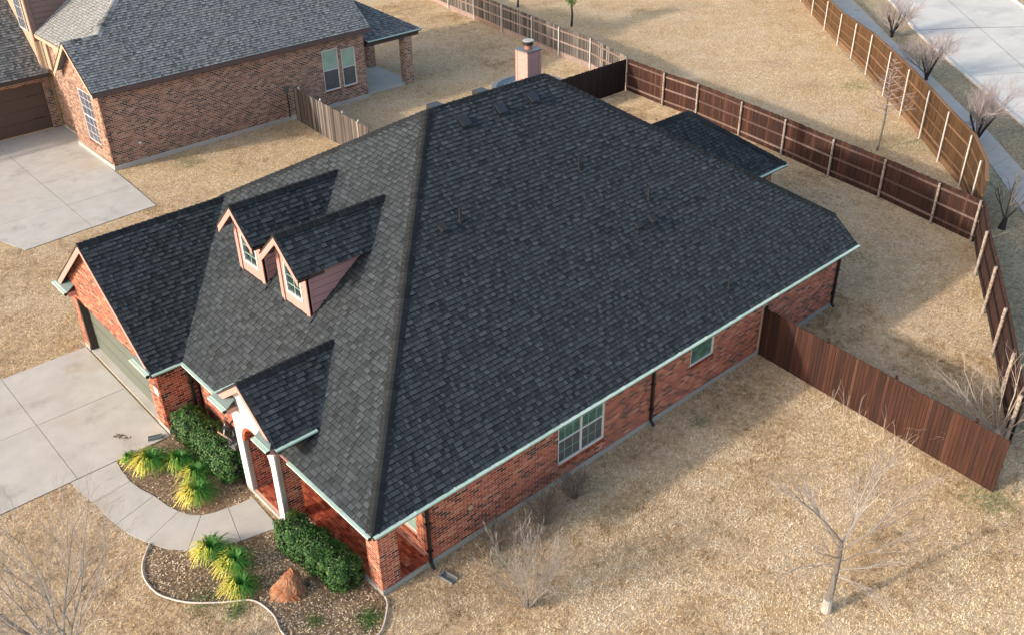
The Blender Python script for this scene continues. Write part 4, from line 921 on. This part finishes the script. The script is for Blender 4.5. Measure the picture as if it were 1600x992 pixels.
def bare(name, base, label, cat, stems, spec, r0, L0, mt, mc, seed, group=None, trunk_h=None, trunk_r=None, lean=(0, 0), tilt=.5, ball=None):
    rg = random.Random(seed); base = Vector(base); root = empty(name, base, label, cat, group)
    tr, cr = MB(), MB(); start = base
    if trunk_h:
        q = [base, base+Vector((lean[0]*.5, lean[1]*.5, trunk_h*.5)), base+Vector((lean[0], lean[1], trunk_h))]
        tr.tube([base-Vector((0, 0, .1)), base+Vector((0, 0, .05))]+q[1:], [trunk_r*1.35, trunk_r*1.15, trunk_r*.85, trunk_r*.62], 8); start = q[-1]
    if ball: tr.tube([base-Vector((0, 0, .1)), base+Vector((0, 0, ball*.6)), base+Vector((0, 0, ball*1.6))], [ball, ball*1.1, ball*.5], 9)
    for k in range(stems):
        a = 6.283*(k+rg.random()*.5)/stems; tl = tilt*rg.uniform(.35, 1.1)
        d = Vector((math.cos(a)*math.sin(tl), math.sin(a)*math.sin(tl), math.cos(tl)))
        s0 = start-Vector((0, 0, rg.uniform(0, trunk_h*.35))) if trunk_h else start+Vector((d.x, d.y, 0))*.08
        if not trunk_h and r0 > .02:
            grow(tr, s0, d, L0*rg.uniform(.8, 1.1)*.55, r0, len(spec)-1, spec, rg, 0) if False else None
        grow(cr, s0, d, L0*rg.uniform(.8, 1.15), r0, 0, spec, rg, 0)
    if tr.f: tr.build('trunk', mt, root)
    cr.build('branches' if cat != 'shrub' else 'stems', mc, root)
    return root
# street trees with fine pinkish twigs
stspec = [(9, .58, .50, 5, .03), (7, .6, .55, 4, .03), (6, .55, .5, 3, .03), (0, 0, 0, 2, .02)]
stt = [((38.22, 3.89, 0), 'pinkish bare street tree beside the pavement nearest the bend in the fence', 3, 2.2), ((45.3, 10.2, 0), 'bare street tree with dark trunks halfway along the pavement', 4, 2.1), ((51.6, 15.9, 0), 'farthest bare street tree with a short dark trunk at the top of the pavement', 5, 1.9), ((58.6, 23.6, 0), 'bare street tree at the top edge of the photograph just past the pavement', 8, 1.9)]
for b_, lb, sd_, L0 in stt:
    t_ = bare('street_tree', b_, lb, 'tree', 6, stspec, .055, L0, M['barkdark'], M['barkpink'], sd_, 'bare trees along the street', trunk_h=.35, trunk_r=.10, tilt=.80)
    dk2 = MB(); rg = random.Random(sd_)
    for k in range(6):
        a = 6.283*k/6+rg.random(); dk2.tube([Vector(b_)+Vector((0, 0, .1)), Vector(b_)+Vector((math.cos(a)*.25, math.sin(a)*.25, .75)), Vector(b_)+Vector((math.cos(a)*.6, math.sin(a)*.6, 1.5))], [.075, .05, .03], 6)
    dk2.build('trunk', M['barkdark'], t_)
bare('street_tree', (30.28, -1.09, 0), 'small dark bare tree on the rough verge just outside the fence corner', 'tree', 4, [(5, .6, .5, 4, .06), (4, .5, .5, 3, .04), (0, 0, 0, 2, .03)], .05, 1.9, M['barkdark'], M['bark'], 21, trunk_h=.5, trunk_r=.14, lean=(.1, 0), tilt=.6)
bare('street_tree', (40.0, .6, 0), 'pale fuzzy bare tree cut off by the right edge by the street', 'tree', 6, stspec, .04, 1.9, M['barkpink'], M['barkpink'], 31, 'bare trees along the street', tilt=.65)
bare('street_tree', (36.2, -1.3, 0), 'thin wispy bare tree by the right edge below the pavement', 'tree', 5, [(6, .6, .45, 4, .06), (4, .55, .5, 3, .04), (0, 0, 0, 2, .03)], .03, 2.0, M['barkpink'], M['barkpink'], 32, 'bare trees along the street', tilt=.6)
# young tree in the field with tiered branches
rg = random.Random(5); root = empty('field_tree', (34.08, 6.75, 0), 'young bare tree with tiered side branches in the field before the amber fence', 'tree')
tr, cr = MB(), MB(); tr.tube([(34.08, 6.75, -.1), (34.15, 6.7, 1.4), (34.1, 6.75, 3.0), (34.1, 6.75, 4.6)], [.06, .05, .035, .01], 7); tr.build('trunk', M['bark'], root)
for k in range(34):
    z = 1.7+2.8*k/34; a = k*2.4; d = Vector((math.cos(a), math.sin(a), .32)); grow(cr, Vector((34.1, 6.74, z)), d, (4.9-z)*.48*rg.uniform(.7, 1.1), .016, 0, [(5, .4, .7, 4, .05), (2, .4, .6, 2, .05), (0, 0, 0, 2, .03)], rg, 0)
cr.build('branches', M['barkpink'], root)
# lawn tree at lower right
rg = random.Random(12); base = Vector((7.83, -7.19, 0)); root = empty('lawn_tree', base, 'young bare tree with a thick pale trunk on the front lawn at the lower right', 'tree')
tr, cr = MB(), MB(); tp = [base-Vector((0, 0, .1)), base+Vector((0, 0, .35)), base+Vector((.05, 0, .9)), base+Vector((.1, .02, 1.6)), base+Vector((.12, .05, 2.2))]; tr.tube(tp, [.112, .10, .075, .056, .043], 10); tr.build('trunk', M['bark'], root)
bnd = MB(); bnd.tube([base+Vector((0, 0, .02)), base+Vector((0, 0, .45))], [.119, .106], 10); bnd.build('trunk_wrap', M['stone'], root)
ls = [(7, .55, .42, 5, .03), (5, .5, .5, 3, .03), (3, .5, .5, 2, .02), (0, 0, 0, 2, .02)]
for (hz, dx, dy, dz, L, r) in ((2.2, -.42, .36, 1, 2.3, .036), (2.2, .62, -.30, .9, 2.0, .036), (2.15, .75, .1, .75, 2.1, .026), (2.0, .8, -.65, .45, 2.2, .022), (1.6, 1, -.7, .30, 2.2, .017), (1.35, .85, -.8, .15, 1.4, .015), (1.5, -.8, .45, .35, 1.3, .015), (1.75, -.8, .1, .6, 1.0, .015), (1.2, .3, -1, .05, 1.1, .015), (1.25, -.7, -.3, .1, 1.1, .014), (2.0, .2, .9, .6, 1.3, .018)):
    grow(cr, base+Vector((.06*hz/2, .02, hz)), Vector((dx, dy, dz)), L, r, 0, ls, rg, 0)
cr.build('branches', M['barkpale'], root)
# big spreading tree whose top shows at the lower left
bare('front_tree', (-6.3, 2.5, 0), 'wide bare tree whose grey branch tips fill the lower left corner over the lawn', 'tree', 11, [(7, .6, .5, 6, .03), (6, .55, .5, 4, .03), (4, .5, .5, 3, .02), (0, 0, 0, 2, .02)], .034, 2.9, M['bark'], M['barkpale'], 44, trunk_h=1.6, trunk_r=.12, tilt=.72)
# cream barked corner tree
bare('crape_myrtle', (17.15, -7.05, 0), 'cream barked bare shrub tree with a stubby base at the fence corner on the right', 'tree', 26, [(4, .55, .45, 5, .02), (3, .5, .5, 3, .02), (0, 0, 0, 2, .02)], .026, 2.3, M['barkcream'], M['barkcream'], 9, tilt=1.15, ball=.2)
# bare shrubs by the wall
bare('bare_shrub', (2.69, -2.28, 0), 'fine grey bare shrub fanning up out of the lawn right of the porch', 'shrub', 24, [(5, .6, .30, 5, .02), (5, .5, .4, 3, .02), (2, .5, .4, 2, .02), (0, 0, 0, 2, .02)], .0105, 1.5, M['bark'], M['barkpale'], 14, tilt=.75)
for b_, sd_, L_, lb in (((3.4, -.42, 0), 15, .7, 'dark twiggy bare shrub against the side wall nearest the black downspout'), ((4.9, -.55, 0), 16, .85, 'tangled grey bare shrub against the middle of the side wall'), ((6.2, -.38, 0), 17, .8, 'dark bare shrub against the wall under the double window')):
    bare('bare_shrub', b_, lb, 'shrub', 30, [(6, .6, .5, 4, .03), (4, .5, .5, 3, .02), (0, 0, 0, 2, .02)], .008, L_, M['bark'], M['bark'], sd_, 'bare shrubs along the side wall', tilt=.62)
# dry stalks before the front fence
for i, (x, y) in enumerate([(15.2, -2.9), (15.1, -3.4), (15.0, -4.0), (14.9, -4.8), (14.72, -5.25), (14.65, -5.6)]):
    wh = ('first', 'second', 'third', 'fourth', 'fifth', 'sixth')[i]
    bare('dry_stalk', (x-.35, y, 0), wh+' thin dry weed stalk from the house along the foot of the red board fence', 'weed', 2, [(3, .4, .4, 4, .02), (0, 0, 0, 2, .02)], .009, .95, M['barkcream'], M['barkcream'], 60+i, 'dry weed stalks along the front fence', tilt=.3)
# leafy little trees beyond the grey fence
def leaf_cloud(mb, cs, n, size, rg, squash=1.0, rvs=(0, 1), box=None, shell=.55):
    for (cx, cy, cz, rx, ry, rz) in cs:
        for _ in range(n):
            v = Vector((rg.gauss(0, 1), rg.gauss(0, 1), rg.gauss(0, 1))).normalized()
            if box: # superellipsoid gives clipped-hedge shoulders
                v = Vector((math.copysign(abs(v.x)**box, v.x), math.copysign(abs(v.y)**box, v.y), math.copysign(abs(v.z)**box, v.z)))
            r = 1-(1-shell)*rg.random()**1.8
            lump = 1+.10*math.sin(v.x*7+cx*3)*math.sin(v.y*6+cy)+.07*math.sin(v.z*9+v.x*5)
            p = Vector((cx+v.x*rx*r*lump, cy+v.y*ry*r*lump, cz+v.z*rz*r*lump))
            if p.z < .02: continue
            nrm = (v+Vector((rg.gauss(0, .6), rg.gauss(0, .6), rg.gauss(0, .5)+.3))).normalized(); a = nrm.orthogonal().normalized(); a = Matrix.Rotation(rg.random()*6.283, 3, nrm) @ a; b = nrm.cross(a)
            s = size*rg.uniform(.7, 1.3)
            mb.poly([p-a*s, p+b*s*.45+nrm*s*.15, p+a*s, p-b*s*.45+nrm*s*.15], rvs[0]+(rvs[1]-rvs[0])*min(1, max(0, rg.gauss(.45, .25))))
for b_, lb, sd_, sc in (((38.66, 32.18, 0), 'small green leafy tree with a slim dark trunk beyond the grey fence', 3, 1), ((39.4, 38.4, 0), 'slim dark tree trunk at the top edge beyond the grey fence', 4, 1.15)):
    rg = random.Random(sd_); root = empty('leafy_tree', b_, lb, 'tree'); b_ = Vector(b_)
    tr = MB(); tr.tube([b_-Vector((0, 0, .1)), b_+Vector((.05, 0, .8)), b_+Vector((.02, .05, 1.5*sc)), b_+Vector((.0, .0, 2.6*sc))], [.085, .07, .055, .03], 7)
    for k in range(5):
        a = k*1.3; tr.tube([b_+Vector((.02, .03, (1.25+.15*k)*sc)), b_+Vector((math.cos(a)*.35, math.sin(a)*.35, (1.7+.15*k)*sc))], [.025, .012], 5)
    tr.build('trunk', M['barkdark'], root)
    cr = MB(); leaf_cloud(cr, [(b_.x+rg.gauss(0, .35), b_.y+rg.gauss(0, .35), (1.75 if sd_ == 3 else 3.2)+rg.random()*1.4, .4, .4, .35) for _ in range(12)], 240, .06, rg, shell=.2); cr.build('crown', M['leafbright'], root)
# clipped evergreen hedges
def hedge(loc, parts, label, seed, n=5200):
    rg = random.Random(seed); root = empty('evergreen_shrub', (loc[0], loc[1], 0), label, 'shrub', 'clipped evergreen shrubs by the front porch')
    mb = MB(); leaf_cloud(mb, parts, n, .036, rg, box=.72, shell=.72); mb.build('foliage', M['leaf'], root, kind='stuff')
    core = MB()
    for (cx, cy, cz, rx, ry, rz) in parts:
        for k in range(9):
            a = rg.random()*6.28; core.tube([(cx, cy, 0), (cx+math.cos(a)*rx*.5, cy+math.sin(a)*ry*.5, cz), (cx+math.cos(a)*rx*.8, cy+math.sin(a)*ry*.8, cz+rz*.6)], [.02, .014, .006], 4)
        # dense twiggy heart so the middle is not see-through
        for _ in range(500):
            v = Vector((rg.gauss(0, .5), rg.gauss(0, .5), rg.gauss(0, .5))); v = v if v.length < .8 else v*.8/v.length
            p = Vector((cx+v.x*rx, cy+v.y*ry, max(.05, cz+v.z*rz))); d = Vector((rg.gauss(0, 1), rg.gauss(0, 1), rg.gauss(0, 1))).normalized()*.12
            core.poly([p-d, p+d.orthogonal()*.5, p+d])
    core.build('stems', M['barkdark'], root)
hedge((-.35, 9.05), [(-.30, 9.1, .52, .50, .58, .55)], 'small clipped evergreen shrub by the garage corner', 71, 6500)
hedge((-.28, 7.2), [(-.26, 7.85, .58, .52, .66, .58), (-.28, 6.95, .58, .50, .66, .58)], 'long clipped evergreen shrub between the garage and the white entry column', 72)
hedge((-.3, 3.3), [(-.38, 3.05, .52, .48, .62, .54)], 'clipped evergreen shrub just right of the entry steps', 73, 6500)
hedge((-.3, 2.2), [(-.26, 2.25, .52, .48, .55, .54)], 'middle clipped evergreen shrub in front of the porch', 74, 6000)
hedge((-.2, 1.5), [(-.16, 1.42, .48, .48, .52, .50)], 'clipped evergreen shrub nearest the brick corner pillar', 75, 5600)
# arching strap-leaf clumps, green inside and yellow towards the sun
def clump(loc, s, label, seed, n=230, yellow=1.0):
    rg = random.Random(seed); mb = MB(); lx, ly = loc; s *= 1.22
    for k in range(n):
        a = rg.random()*6.283; L = s*rg.uniform(.65, 1.1); out = rg.uniform(.35, 1.0); wd = .0125
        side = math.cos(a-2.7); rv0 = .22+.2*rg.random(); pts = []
        for i in range(6):
            t = i/5; hr = L*out*(t**1.1)*.68; hz = L*(.95-.35*out)*math.sin(min(t, 1)*2.6)*.53
            pts.append((Vector((lx+math.cos(a)*hr, ly+math.sin(a)*hr, max(.015, hz+.03))), t))
        sd_ = Vector((-math.sin(a), math.cos(a), 0))
        for i in range(5):
            p, t = pts[i]; q, t2 = pts[i+1]; w0, w1 = wd*(1-.6*t), wd*(1-.6*t2)
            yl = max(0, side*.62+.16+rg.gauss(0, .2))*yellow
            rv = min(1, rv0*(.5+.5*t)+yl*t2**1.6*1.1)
            mb.poly([p-sd_*w0, p+sd_*w0, q+sd_*w1, q-sd_*w1], rv)
    root = empty('strap_leaf_plant', (lx, ly, 0), label, 'plant', 'yellow green grassy clumps in the front beds')
    mb.build('leaves', M['blade'], root, kind='stuff')
clump((-1.78, 8.75), .98, 'big yellow and green grassy clump beside the walkway near the driveway', 81, 420)
clump((-1.15, 8.25), .82, 'mostly green grassy clump between two yellower ones under the long shrub', 82, 330, .5)
clump((-1.05, 7.45), .78, 'green grassy clump tucked against the long shrub above the walkway bend', 83, 300, .7)
clump((-1.42, 6.62), .92, 'yellow fringed grassy clump on the inside of the walkway bend', 84, 420, 1.2)
clump((-2.15, 9.45), .5, 'small olive grassy tuft at the corner of driveway and walkway', 85, 220, .5)
clump((-2.12, 4.45), .88, 'grassy clump against the outside of the walkway, topmost of the lower three', 86, 360, .9)
clump((-1.88, 3.62), .88, 'grassy clump in the middle of the lower bed, left of the boulder', 87, 360, .7)
clump((-2.15, 2.85), .80, 'grassy clump by the white bed edging, lowest of the lower three', 88, 340, .9)

# ------------------------------------------------------------------ small things
# sandstone boulder
import bmesh
def boulder():
    bm = bmesh.new()
    pts = [(-.62, .05, 0), (-.45, -.32, 0), (.05, -.40, 0), (.40, -.30, 0), (.55, .05, 0), (.35, .38, 0), (-.2, .35, 0),
           (-.50, .02, .20), (-.32, -.24, .26), (.02, -.24, .42), (.30, -.18, .36), (.42, .08, .42), (.30, .30, .62), (.12, .22, .86), (-.02, .05, .70), (-.22, .2, .48), (.22, .08, .78)]
    vs = [bm.verts.new(p) for p in pts]; bmesh.ops.convex_hull(bm, input=vs)
    bmesh.ops.delete(bm, geom=[v for v in bm.verts if not v.link_faces], context='VERTS')
    bmesh.ops.triangulate(bm, faces=bm.faces)
    bmesh.ops.subdivide_edges(bm, edges=bm.edges, cuts=6, use_grid_fill=True)
    rg = random.Random(3)
    for v in bm.verts:
        if v.co.z > .02: v.co += Vector((rg.gauss(0, .009), rg.gauss(0, .009), rg.gauss(0, .009))) - Vector((.05, .03, .01))*max(0, math.sin(v.co.y*13+v.co.z*11+v.co.x*5))**2
    me = bpy.data.meshes.new('boulder'); bm.to_mesh(me); bm.free(); me.materials.append(M['rock']); return me
o = link('boulder', boulder(), label='jagged red sandstone boulder in the mulch bed before the porch shrubs', category='boulder'); o.location = (-1.33, 2.05, -.07); o.rotation_euler = (0, 0, -.725); o.scale = (.88, .88, .88)
# bed edging
def smooth(pts, n=5):
    out = []
    for i in range(len(pts)-1):
        p0, p1, p2, p3 = [Vector(pts[max(0, min(len(pts)-1, j))]) for j in (i-1, i, i+1, i+2)]
        for k in range(n):
            t = k/n; out.append(.5*((2*p1)+(p2-p0)*t+(2*p0-5*p1+4*p2-p3)*t*t+(3*p1-p0-3*p2+p3)*t**3))
    return out+[Vector(pts[-1])]
for pts, lb in ((BED_B[:8]+[(-2.35, 2.6)]+BED_B[8:14], 'white plastic bed edging curving round the lower left flower bed'), ([(-.75, -.62), (-.31, -.46), (.04, -.15), (.24, .08), (.33, .30)], 'white bed edging beside the foot of the brick corner pillar')):
    b = MB(); b.tube([(v.x, v.y, .05) for v in smooth(pts)], .024, 6)
    own_origin(b.build('bed_edging', mat('aged white edging', [(0, (.50, .42, .36)), (1, (.66, .60, .54))], .7, 10, .3, .6, src=3.0), label=lb, category='edging'), (pts[0][0], pts[0][1], 0))
# splash blocks
for (x, y, rz, lb) in ((1.80, -.08, -1.35, 'grey plastic splash block under the black downspout by the porch'), (-1.0, 9.86, 2.75, 'dark grey splash tray at the garage corner by the driveway edge')):
    b = MB(); b.box((0, -.14, 0), (.52, .14, .035)); b.box((0, -.15, 0), (.52, -.115, .10)); b.box((0, .115, 0), (.52, .15, .10)); b.box((-.02, -.15, 0), (.03, .15, .11))
    o = b.build('splash_block', mat('weathered grey plastic', [(.20, .195, .19)], .7, 12, .4, .6) if y < 5 else M['return'], label=lb, category='splash block'); o.location = (x, y, .012 if y < 5 else .04); o.rotation_euler = (0, 0, rz); o.scale = (.8, .8, .8) if y < 5 else (.75, .6, .6)
# black metal ornament by the entry column
root = empty('garden_ornament', (.05, 6.62, 0), 'black metal garden ornament of coiled bands on splayed legs beside the white entry column', 'garden ornament')
b = MB(); cx, cy = .0, 6.62
for k in range(5):
    a = k*1.257+.3; b.tube([(cx, cy, 1.15), (cx+math.cos(a)*.16, cy+math.sin(a)*.16, .7), (cx+math.cos(a)*.34, cy+math.sin(a)*.34, 0)], .022, 5)
b.build('leg', M['black'], root)
b = MB()
for (ox, oy, oz, r, tx) in ((-.12, .22, 1.55, .20, .4), (-.05, -.05, 1.6, .17, -.3), (.1, .12, 1.75, .16, .9), (-.18, .05, 1.32, .13, .1)):
    pts = []
    for i in range(26):
        a = i*.5; rr = r*(1-.5*i/26); v = Vector((0, math.cos(a)*rr, math.sin(a)*rr)); v = Matrix.Rotation(tx, 3, 'Z') @ v; pts.append(Vector((cx+ox, cy+oy, oz))+v+Vector((-.003*i, 0, 0)))
    b.tube(pts, .022, 5)
b.build('coil', M['black'], root)
b = MB(); b.obox((cx-.2, cy-.2, 1.16), (.3, .05, .05), (-.04, .32, .0), (0, 0, .16)); b.tube([(cx-.1, cy, 1.3), (cx-.25, cy+.25, 1.5), (cx-.1, cy+.4, 1.72)], .035, 6); b.build('body', M['lead'], root)
b = MB(); b.tube([(cx-.1, cy+.35, 1.2), (cx-.15, cy+.95, 1.12)], .025, 6); b.build('rod', mat('bare wood rod', [(.40, .22, .13)], .7), root)
# round pool in the neighbour's yard
root = empty('pool', (26.85, 23.55, 0), 'pale round above ground pool just showing behind the roof ridge', 'pool')
b = MB(); n = 40; R_ = 2.1
for k in range(n):
    a0, a1 = 6.2832*k/n, 6.2832*(k+1)/n; P = lambda r, a, z: (26.85+r*math.cos(a), 23.55+r*math.sin(a), z)
    b.poly([P(R_, a0, 0), P(R_, a1, 0), P(R_, a1, .74), P(R_, a0, .74)]); b.poly([P(R_-.12, a1, .1), P(R_-.12, a0, .1), P(R_-.12, a0, .74), P(R_-.12, a1, .74)])
b.build('pool_wall', M['pool'], root)
b = MB()
for k in range(n):
    a0, a1 = 6.2832*k/n, 6.2832*(k+1)/n; b.prism([P(R_-.2, a0, .74), P(R_+.05, a0, .74), P(R_+.05, a1, .74), P(R_-.2, a1, .74)], (0, 0, .04))
b.build('pool_rim', M['poolrim'], root)
b = MB(); b.poly([P(R_-.12, 6.2832*k/n, .55) for k in range(n)]); b.build('pool_cover', M['pool'], root)
# oily dirt mark on the driveway: a few crumbs of soil
b = MB(); rg = random.Random(2)
for _ in range(95):
    t = rg.random(); x, y = -1.75-.25*t+rg.gauss(0, .06), 10.5+.35*t+rg.gauss(0, .10)*(1-abs(t-.5)); s = rg.uniform(.008, .03); b.poly([(x+math.cos(a)*s, y+math.sin(a)*s*.8, .036+rg.random()*.004) for a in (0, 1.3, 2.5, 3.8, 5.0)], rg.random()*.5)
own_origin(b.build('soil_crumbs', M['chip'], label='scattered brown soil on the driveway near the garage corner', category='soil', kind='stuff'), (-1.85, 10.6, .03))

# ------------------------------------------------------------------ grass blades and mulch chips (uncountable)
def inside(px, py, poly):
    n = len(poly); r = np.zeros(px.shape, bool); j = n-1
    for i in range(n):
        xi, yi = poly[i]; xj, yj = poly[j]
        cnd = ((yi > py) != (yj > py)) & (px < (xj-xi)*(py-yi)/(yj-yi+1e-12)+xi); r ^= cnd; j = i
    return r
def vnoise(px, py, sc, seed):
    g = np.random.default_rng(seed).random((256, 256)); x, y = px*sc+1000, py*sc+1000; i, j = np.floor(x).astype(int), np.floor(y).astype(int); fx, fy = x-i, y-j
    fx = fx*fx*(3-2*fx); fy = fy*fy*(3-2*fy); G = lambda a, b: g[a % 256, b % 256]
    return (G(i, j)*(1-fx)+G(i+1, j)*fx)*(1-fy)+(G(i, j+1)*(1-fx)+G(i+1, j+1)*fx)*fy
HOUSE = [(.3, .36), (19.95, .36), (19.95, 15.3), (6, 16.36), (-.76, 16.36), (-.76, 9.8), (.38, 9.8), (.38, 6.1), (-.2, 6.1), (-.2, 4.0), (.3, 4.0)]
NHOUSE = [(6.08, 30.15), (24, 30.3), (24, 45), (-7, 45), (-7, 37.9), (6.08, 37.9)]
NDR = [(-9, 26.5), (-.38, 26.4), (.1, 24.85), (5.85, 25.15), (6.1, 30.2), (6.4, 37.9), (-9, 37.9)]
def tris(name, P, Q, T, rv, m, **k):
    n = len(P); v = np.empty((n, 3, 3)); v[:, 0] = P; v[:, 1] = Q; v[:, 2] = T
    me = bpy.data.meshes.new(name); me.vertices.add(n*3); me.loops.add(n*3); me.polygons.add(n)
    me.vertices.foreach_set('co', v.ravel()); me.loops.foreach_set('vertex_index', np.arange(n*3, dtype=np.int32))
    me.polygons.foreach_set('loop_start', np.arange(0, n*3, 3, dtype=np.int32)); me.polygons.foreach_set('loop_total', np.full(n, 3, np.int32))
    me.update(); at = me.attributes.new('rv', 'FLOAT', 'FACE'); at.data.foreach_set('value', rv.astype(np.float32)); me.materials.append(m)
    return link(name, me, **k)
def blades(regions, excl, h, wd, name, m, label, rvf=None, flat=1.1):
    xs, ys, hs = [], [], []
    for (x0, y0, x1, y1, den, hm) in regions:
        n = int((x1-x0)*(y1-y0)*den*1.45); xs.append(npr.uniform(x0, x1, n)); ys.append(npr.uniform(y0, y1, n)); hs.append(np.full(n, hm))
    x, y, hm = map(np.concatenate, (xs, ys, hs))
    # keep only ground the photograph shows
    d = np.stack([x-CAM.x, y-CAM.y, np.full_like(x, -CAM.z)], 1); zz = d @ np.array(fw); u = 800+FPX*(d @ np.array(rt))/zz; v = 496-FPX*(d @ np.array(up))/zz
    keep = (zz > 0) & (u > -260) & (u < 1860) & (v > -80) & (v < 1200)
    for e in excl: keep &= ~inside(x, y, e)
    x, y, hm = x[keep], y[keep], hm[keep]
    cl = vnoise(x, y, 3.2, 5); keep = npr.random(len(x)) < .35+.9*cl; x, y, hm, cl = x[keep], y[keep], hm[keep], cl[keep]
    n = len(x); a = npr.uniform(0, 2*np.pi, n); ln = h*hm*npr.uniform(.5, 1.3, n); tl = np.clip(npr.normal(flat, .25, n), .05, 1.4); az = npr.uniform(0, 2*np.pi, n); w_ = wd*hm*npr.uniform(.6, 1.3, n)
    P = np.stack([x-np.cos(a)*w_, y-np.sin(a)*w_, np.full(n, .004)], 1); Q = np.stack([x+np.cos(a)*w_, y+np.sin(a)*w_, np.full(n, .004)], 1)
    T = np.stack([x+np.cos(az)*ln*np.sin(tl), y+np.sin(az)*ln*np.sin(tl), ln*np.cos(tl)+.004], 1)
    rv = np.clip(npr.normal(.50, .21, n)+.45*(vnoise(x, y, .55, 8)-.5)+.35*(vnoise(x, y, 2.2, 9)-.5)+.45*(vnoise(x, y, 7.5, 10)-.5), 0, 1)
    return tris(name, P, Q, T, rv, m, label=label, category='grass', kind='stuff')
EX = [HOUSE, NHOUSE, NDR, DRIVE, WALK, BED_A, BED_B, ROAD, SIDEWALK_R+SIDEWALK_L[::-1]]
blades([(-9, -13, 21, 2, 1350, 1.0), (-16, 9, 6, 25.5, 800, 1.0), (-12, 2, 0, 10, 1150, 1.0), (5, 16, 24, 30.5, 700, 1.0), (19, -8, 32, 22, 750, 1.0), (24, 20, 36, 46, 420, 1.05), (29, -5, 60, 46, 300, 1.15)], EX, .068, .0085, 'lawn_grass', M['straw'], 'dormant straw coloured grass blades covering the lawns')
def chips(poly, n, name, m, label, zmin=.012, size=(.006, .021)):
    xs = [p[0] for p in poly]; ys = [p[1] for p in poly]; x = npr.uniform(min(xs), max(xs), n*2); y = npr.uniform(min(ys), max(ys), n*2); k = inside(x, y, poly); x, y = x[k][:n], y[k][:n]; n = len(x)
    a = npr.uniform(0, 6.28, n); s = npr.uniform(*size, n); z = zmin+npr.uniform(0, .012, n)
    P = np.stack([x+np.cos(a)*s, y+np.sin(a)*s, z+npr.uniform(0, .012, n)], 1); Q = np.stack([x+np.cos(a+2.6)*s*.8, y+np.sin(a+2.6)*s*.8, z], 1); T = np.stack([x+np.cos(a+3.6)*s*.8, y+np.sin(a+3.6)*s*.8, z+npr.uniform(0, .01, n)], 1)
    rv = np.clip(npr.normal(.45, .28, n)+.5*(vnoise(x, y, 1.5, 4)-.5), 0, 1)
    tris(name, P, Q, T, rv, m, label=label, category='mulch', kind='stuff')
chips(BED_A, 15000, 'mulch_chips', M['chip'], 'brown bark mulch covering the bed inside the walkway curve'); chips(BED_B, 26000, 'mulch_chips', M['chip'], 'brown bark mulch and dead leaves covering the lower bed')
chips(BED_A, 1200, 'dead_grass', M['straw'], 'pale dead grass lying on the bed inside the walkway curve', zmin=.02, size=(.015, .045)); chips(BED_B, 4500, 'dead_grass', M['straw'], 'pale dead grass lying over the lower bed', zmin=.02, size=(.015, .045))
# fresh green weeds in and beside the lower bed
gx = []
def tuft(cx, cy, r, n, name='weed_patch', lab=''):
    x = npr.normal(cx, r, n); y = npr.normal(cy, r, n); a = npr.uniform(0, 6.28, n); ln = npr.uniform(.04, .12, n); az = npr.uniform(0, 6.28, n)
    P = np.stack([x-np.cos(a)*.008, y-np.sin(a)*.008, np.full(n, .01)], 1); Q = np.stack([x+np.cos(a)*.008, y+np.sin(a)*.008, np.full(n, .01)], 1); T = np.stack([x+np.cos(az)*ln*.7, y+np.sin(az)*ln*.7, ln*.8], 1)
    tris(name, P, Q, T, npr.random(n), M['leafbright'], label=lab, category='weeds', kind='stuff', group='green weed patches')
for cx, cy, r, n, lab in ((-.35, .02, .16, 900, 'bright green weed patch by the edging below the corner pillar'), (-1.35, .85, .12, 260, 'green weed patch in the mulch at the bottom edge below the boulder'), (-2.55, 2.4, .16, 420, 'green weed patch just outside the white edging below the grassy clumps'), (-3.0, 3.2, .25, 420, 'sparse green weeds in the lower bed left of the grassy clumps'), (14.4, -8.1, .35, 700, 'green weeds at the foot of the red fence end'), (11.3, -.6, .2, 260, 'green weed patch beside the wall past the middle downspout'), (3.2, -.7, .18, 300, 'green weeds under the dark shrub by the side wall'), (41.5, 12.4, .55, 700, 'faint green patch in the dry field by the tall amber fence'), (36.0, 6.0, .9, 1300, 'green tinged patch at the field corner between the red and amber fences'), (9.0, 28.6, .4, 420, 'green tinged patch in the strip of lawn beside the brown brick house')):
    tuft(cx, cy, r, n, lab=lab)
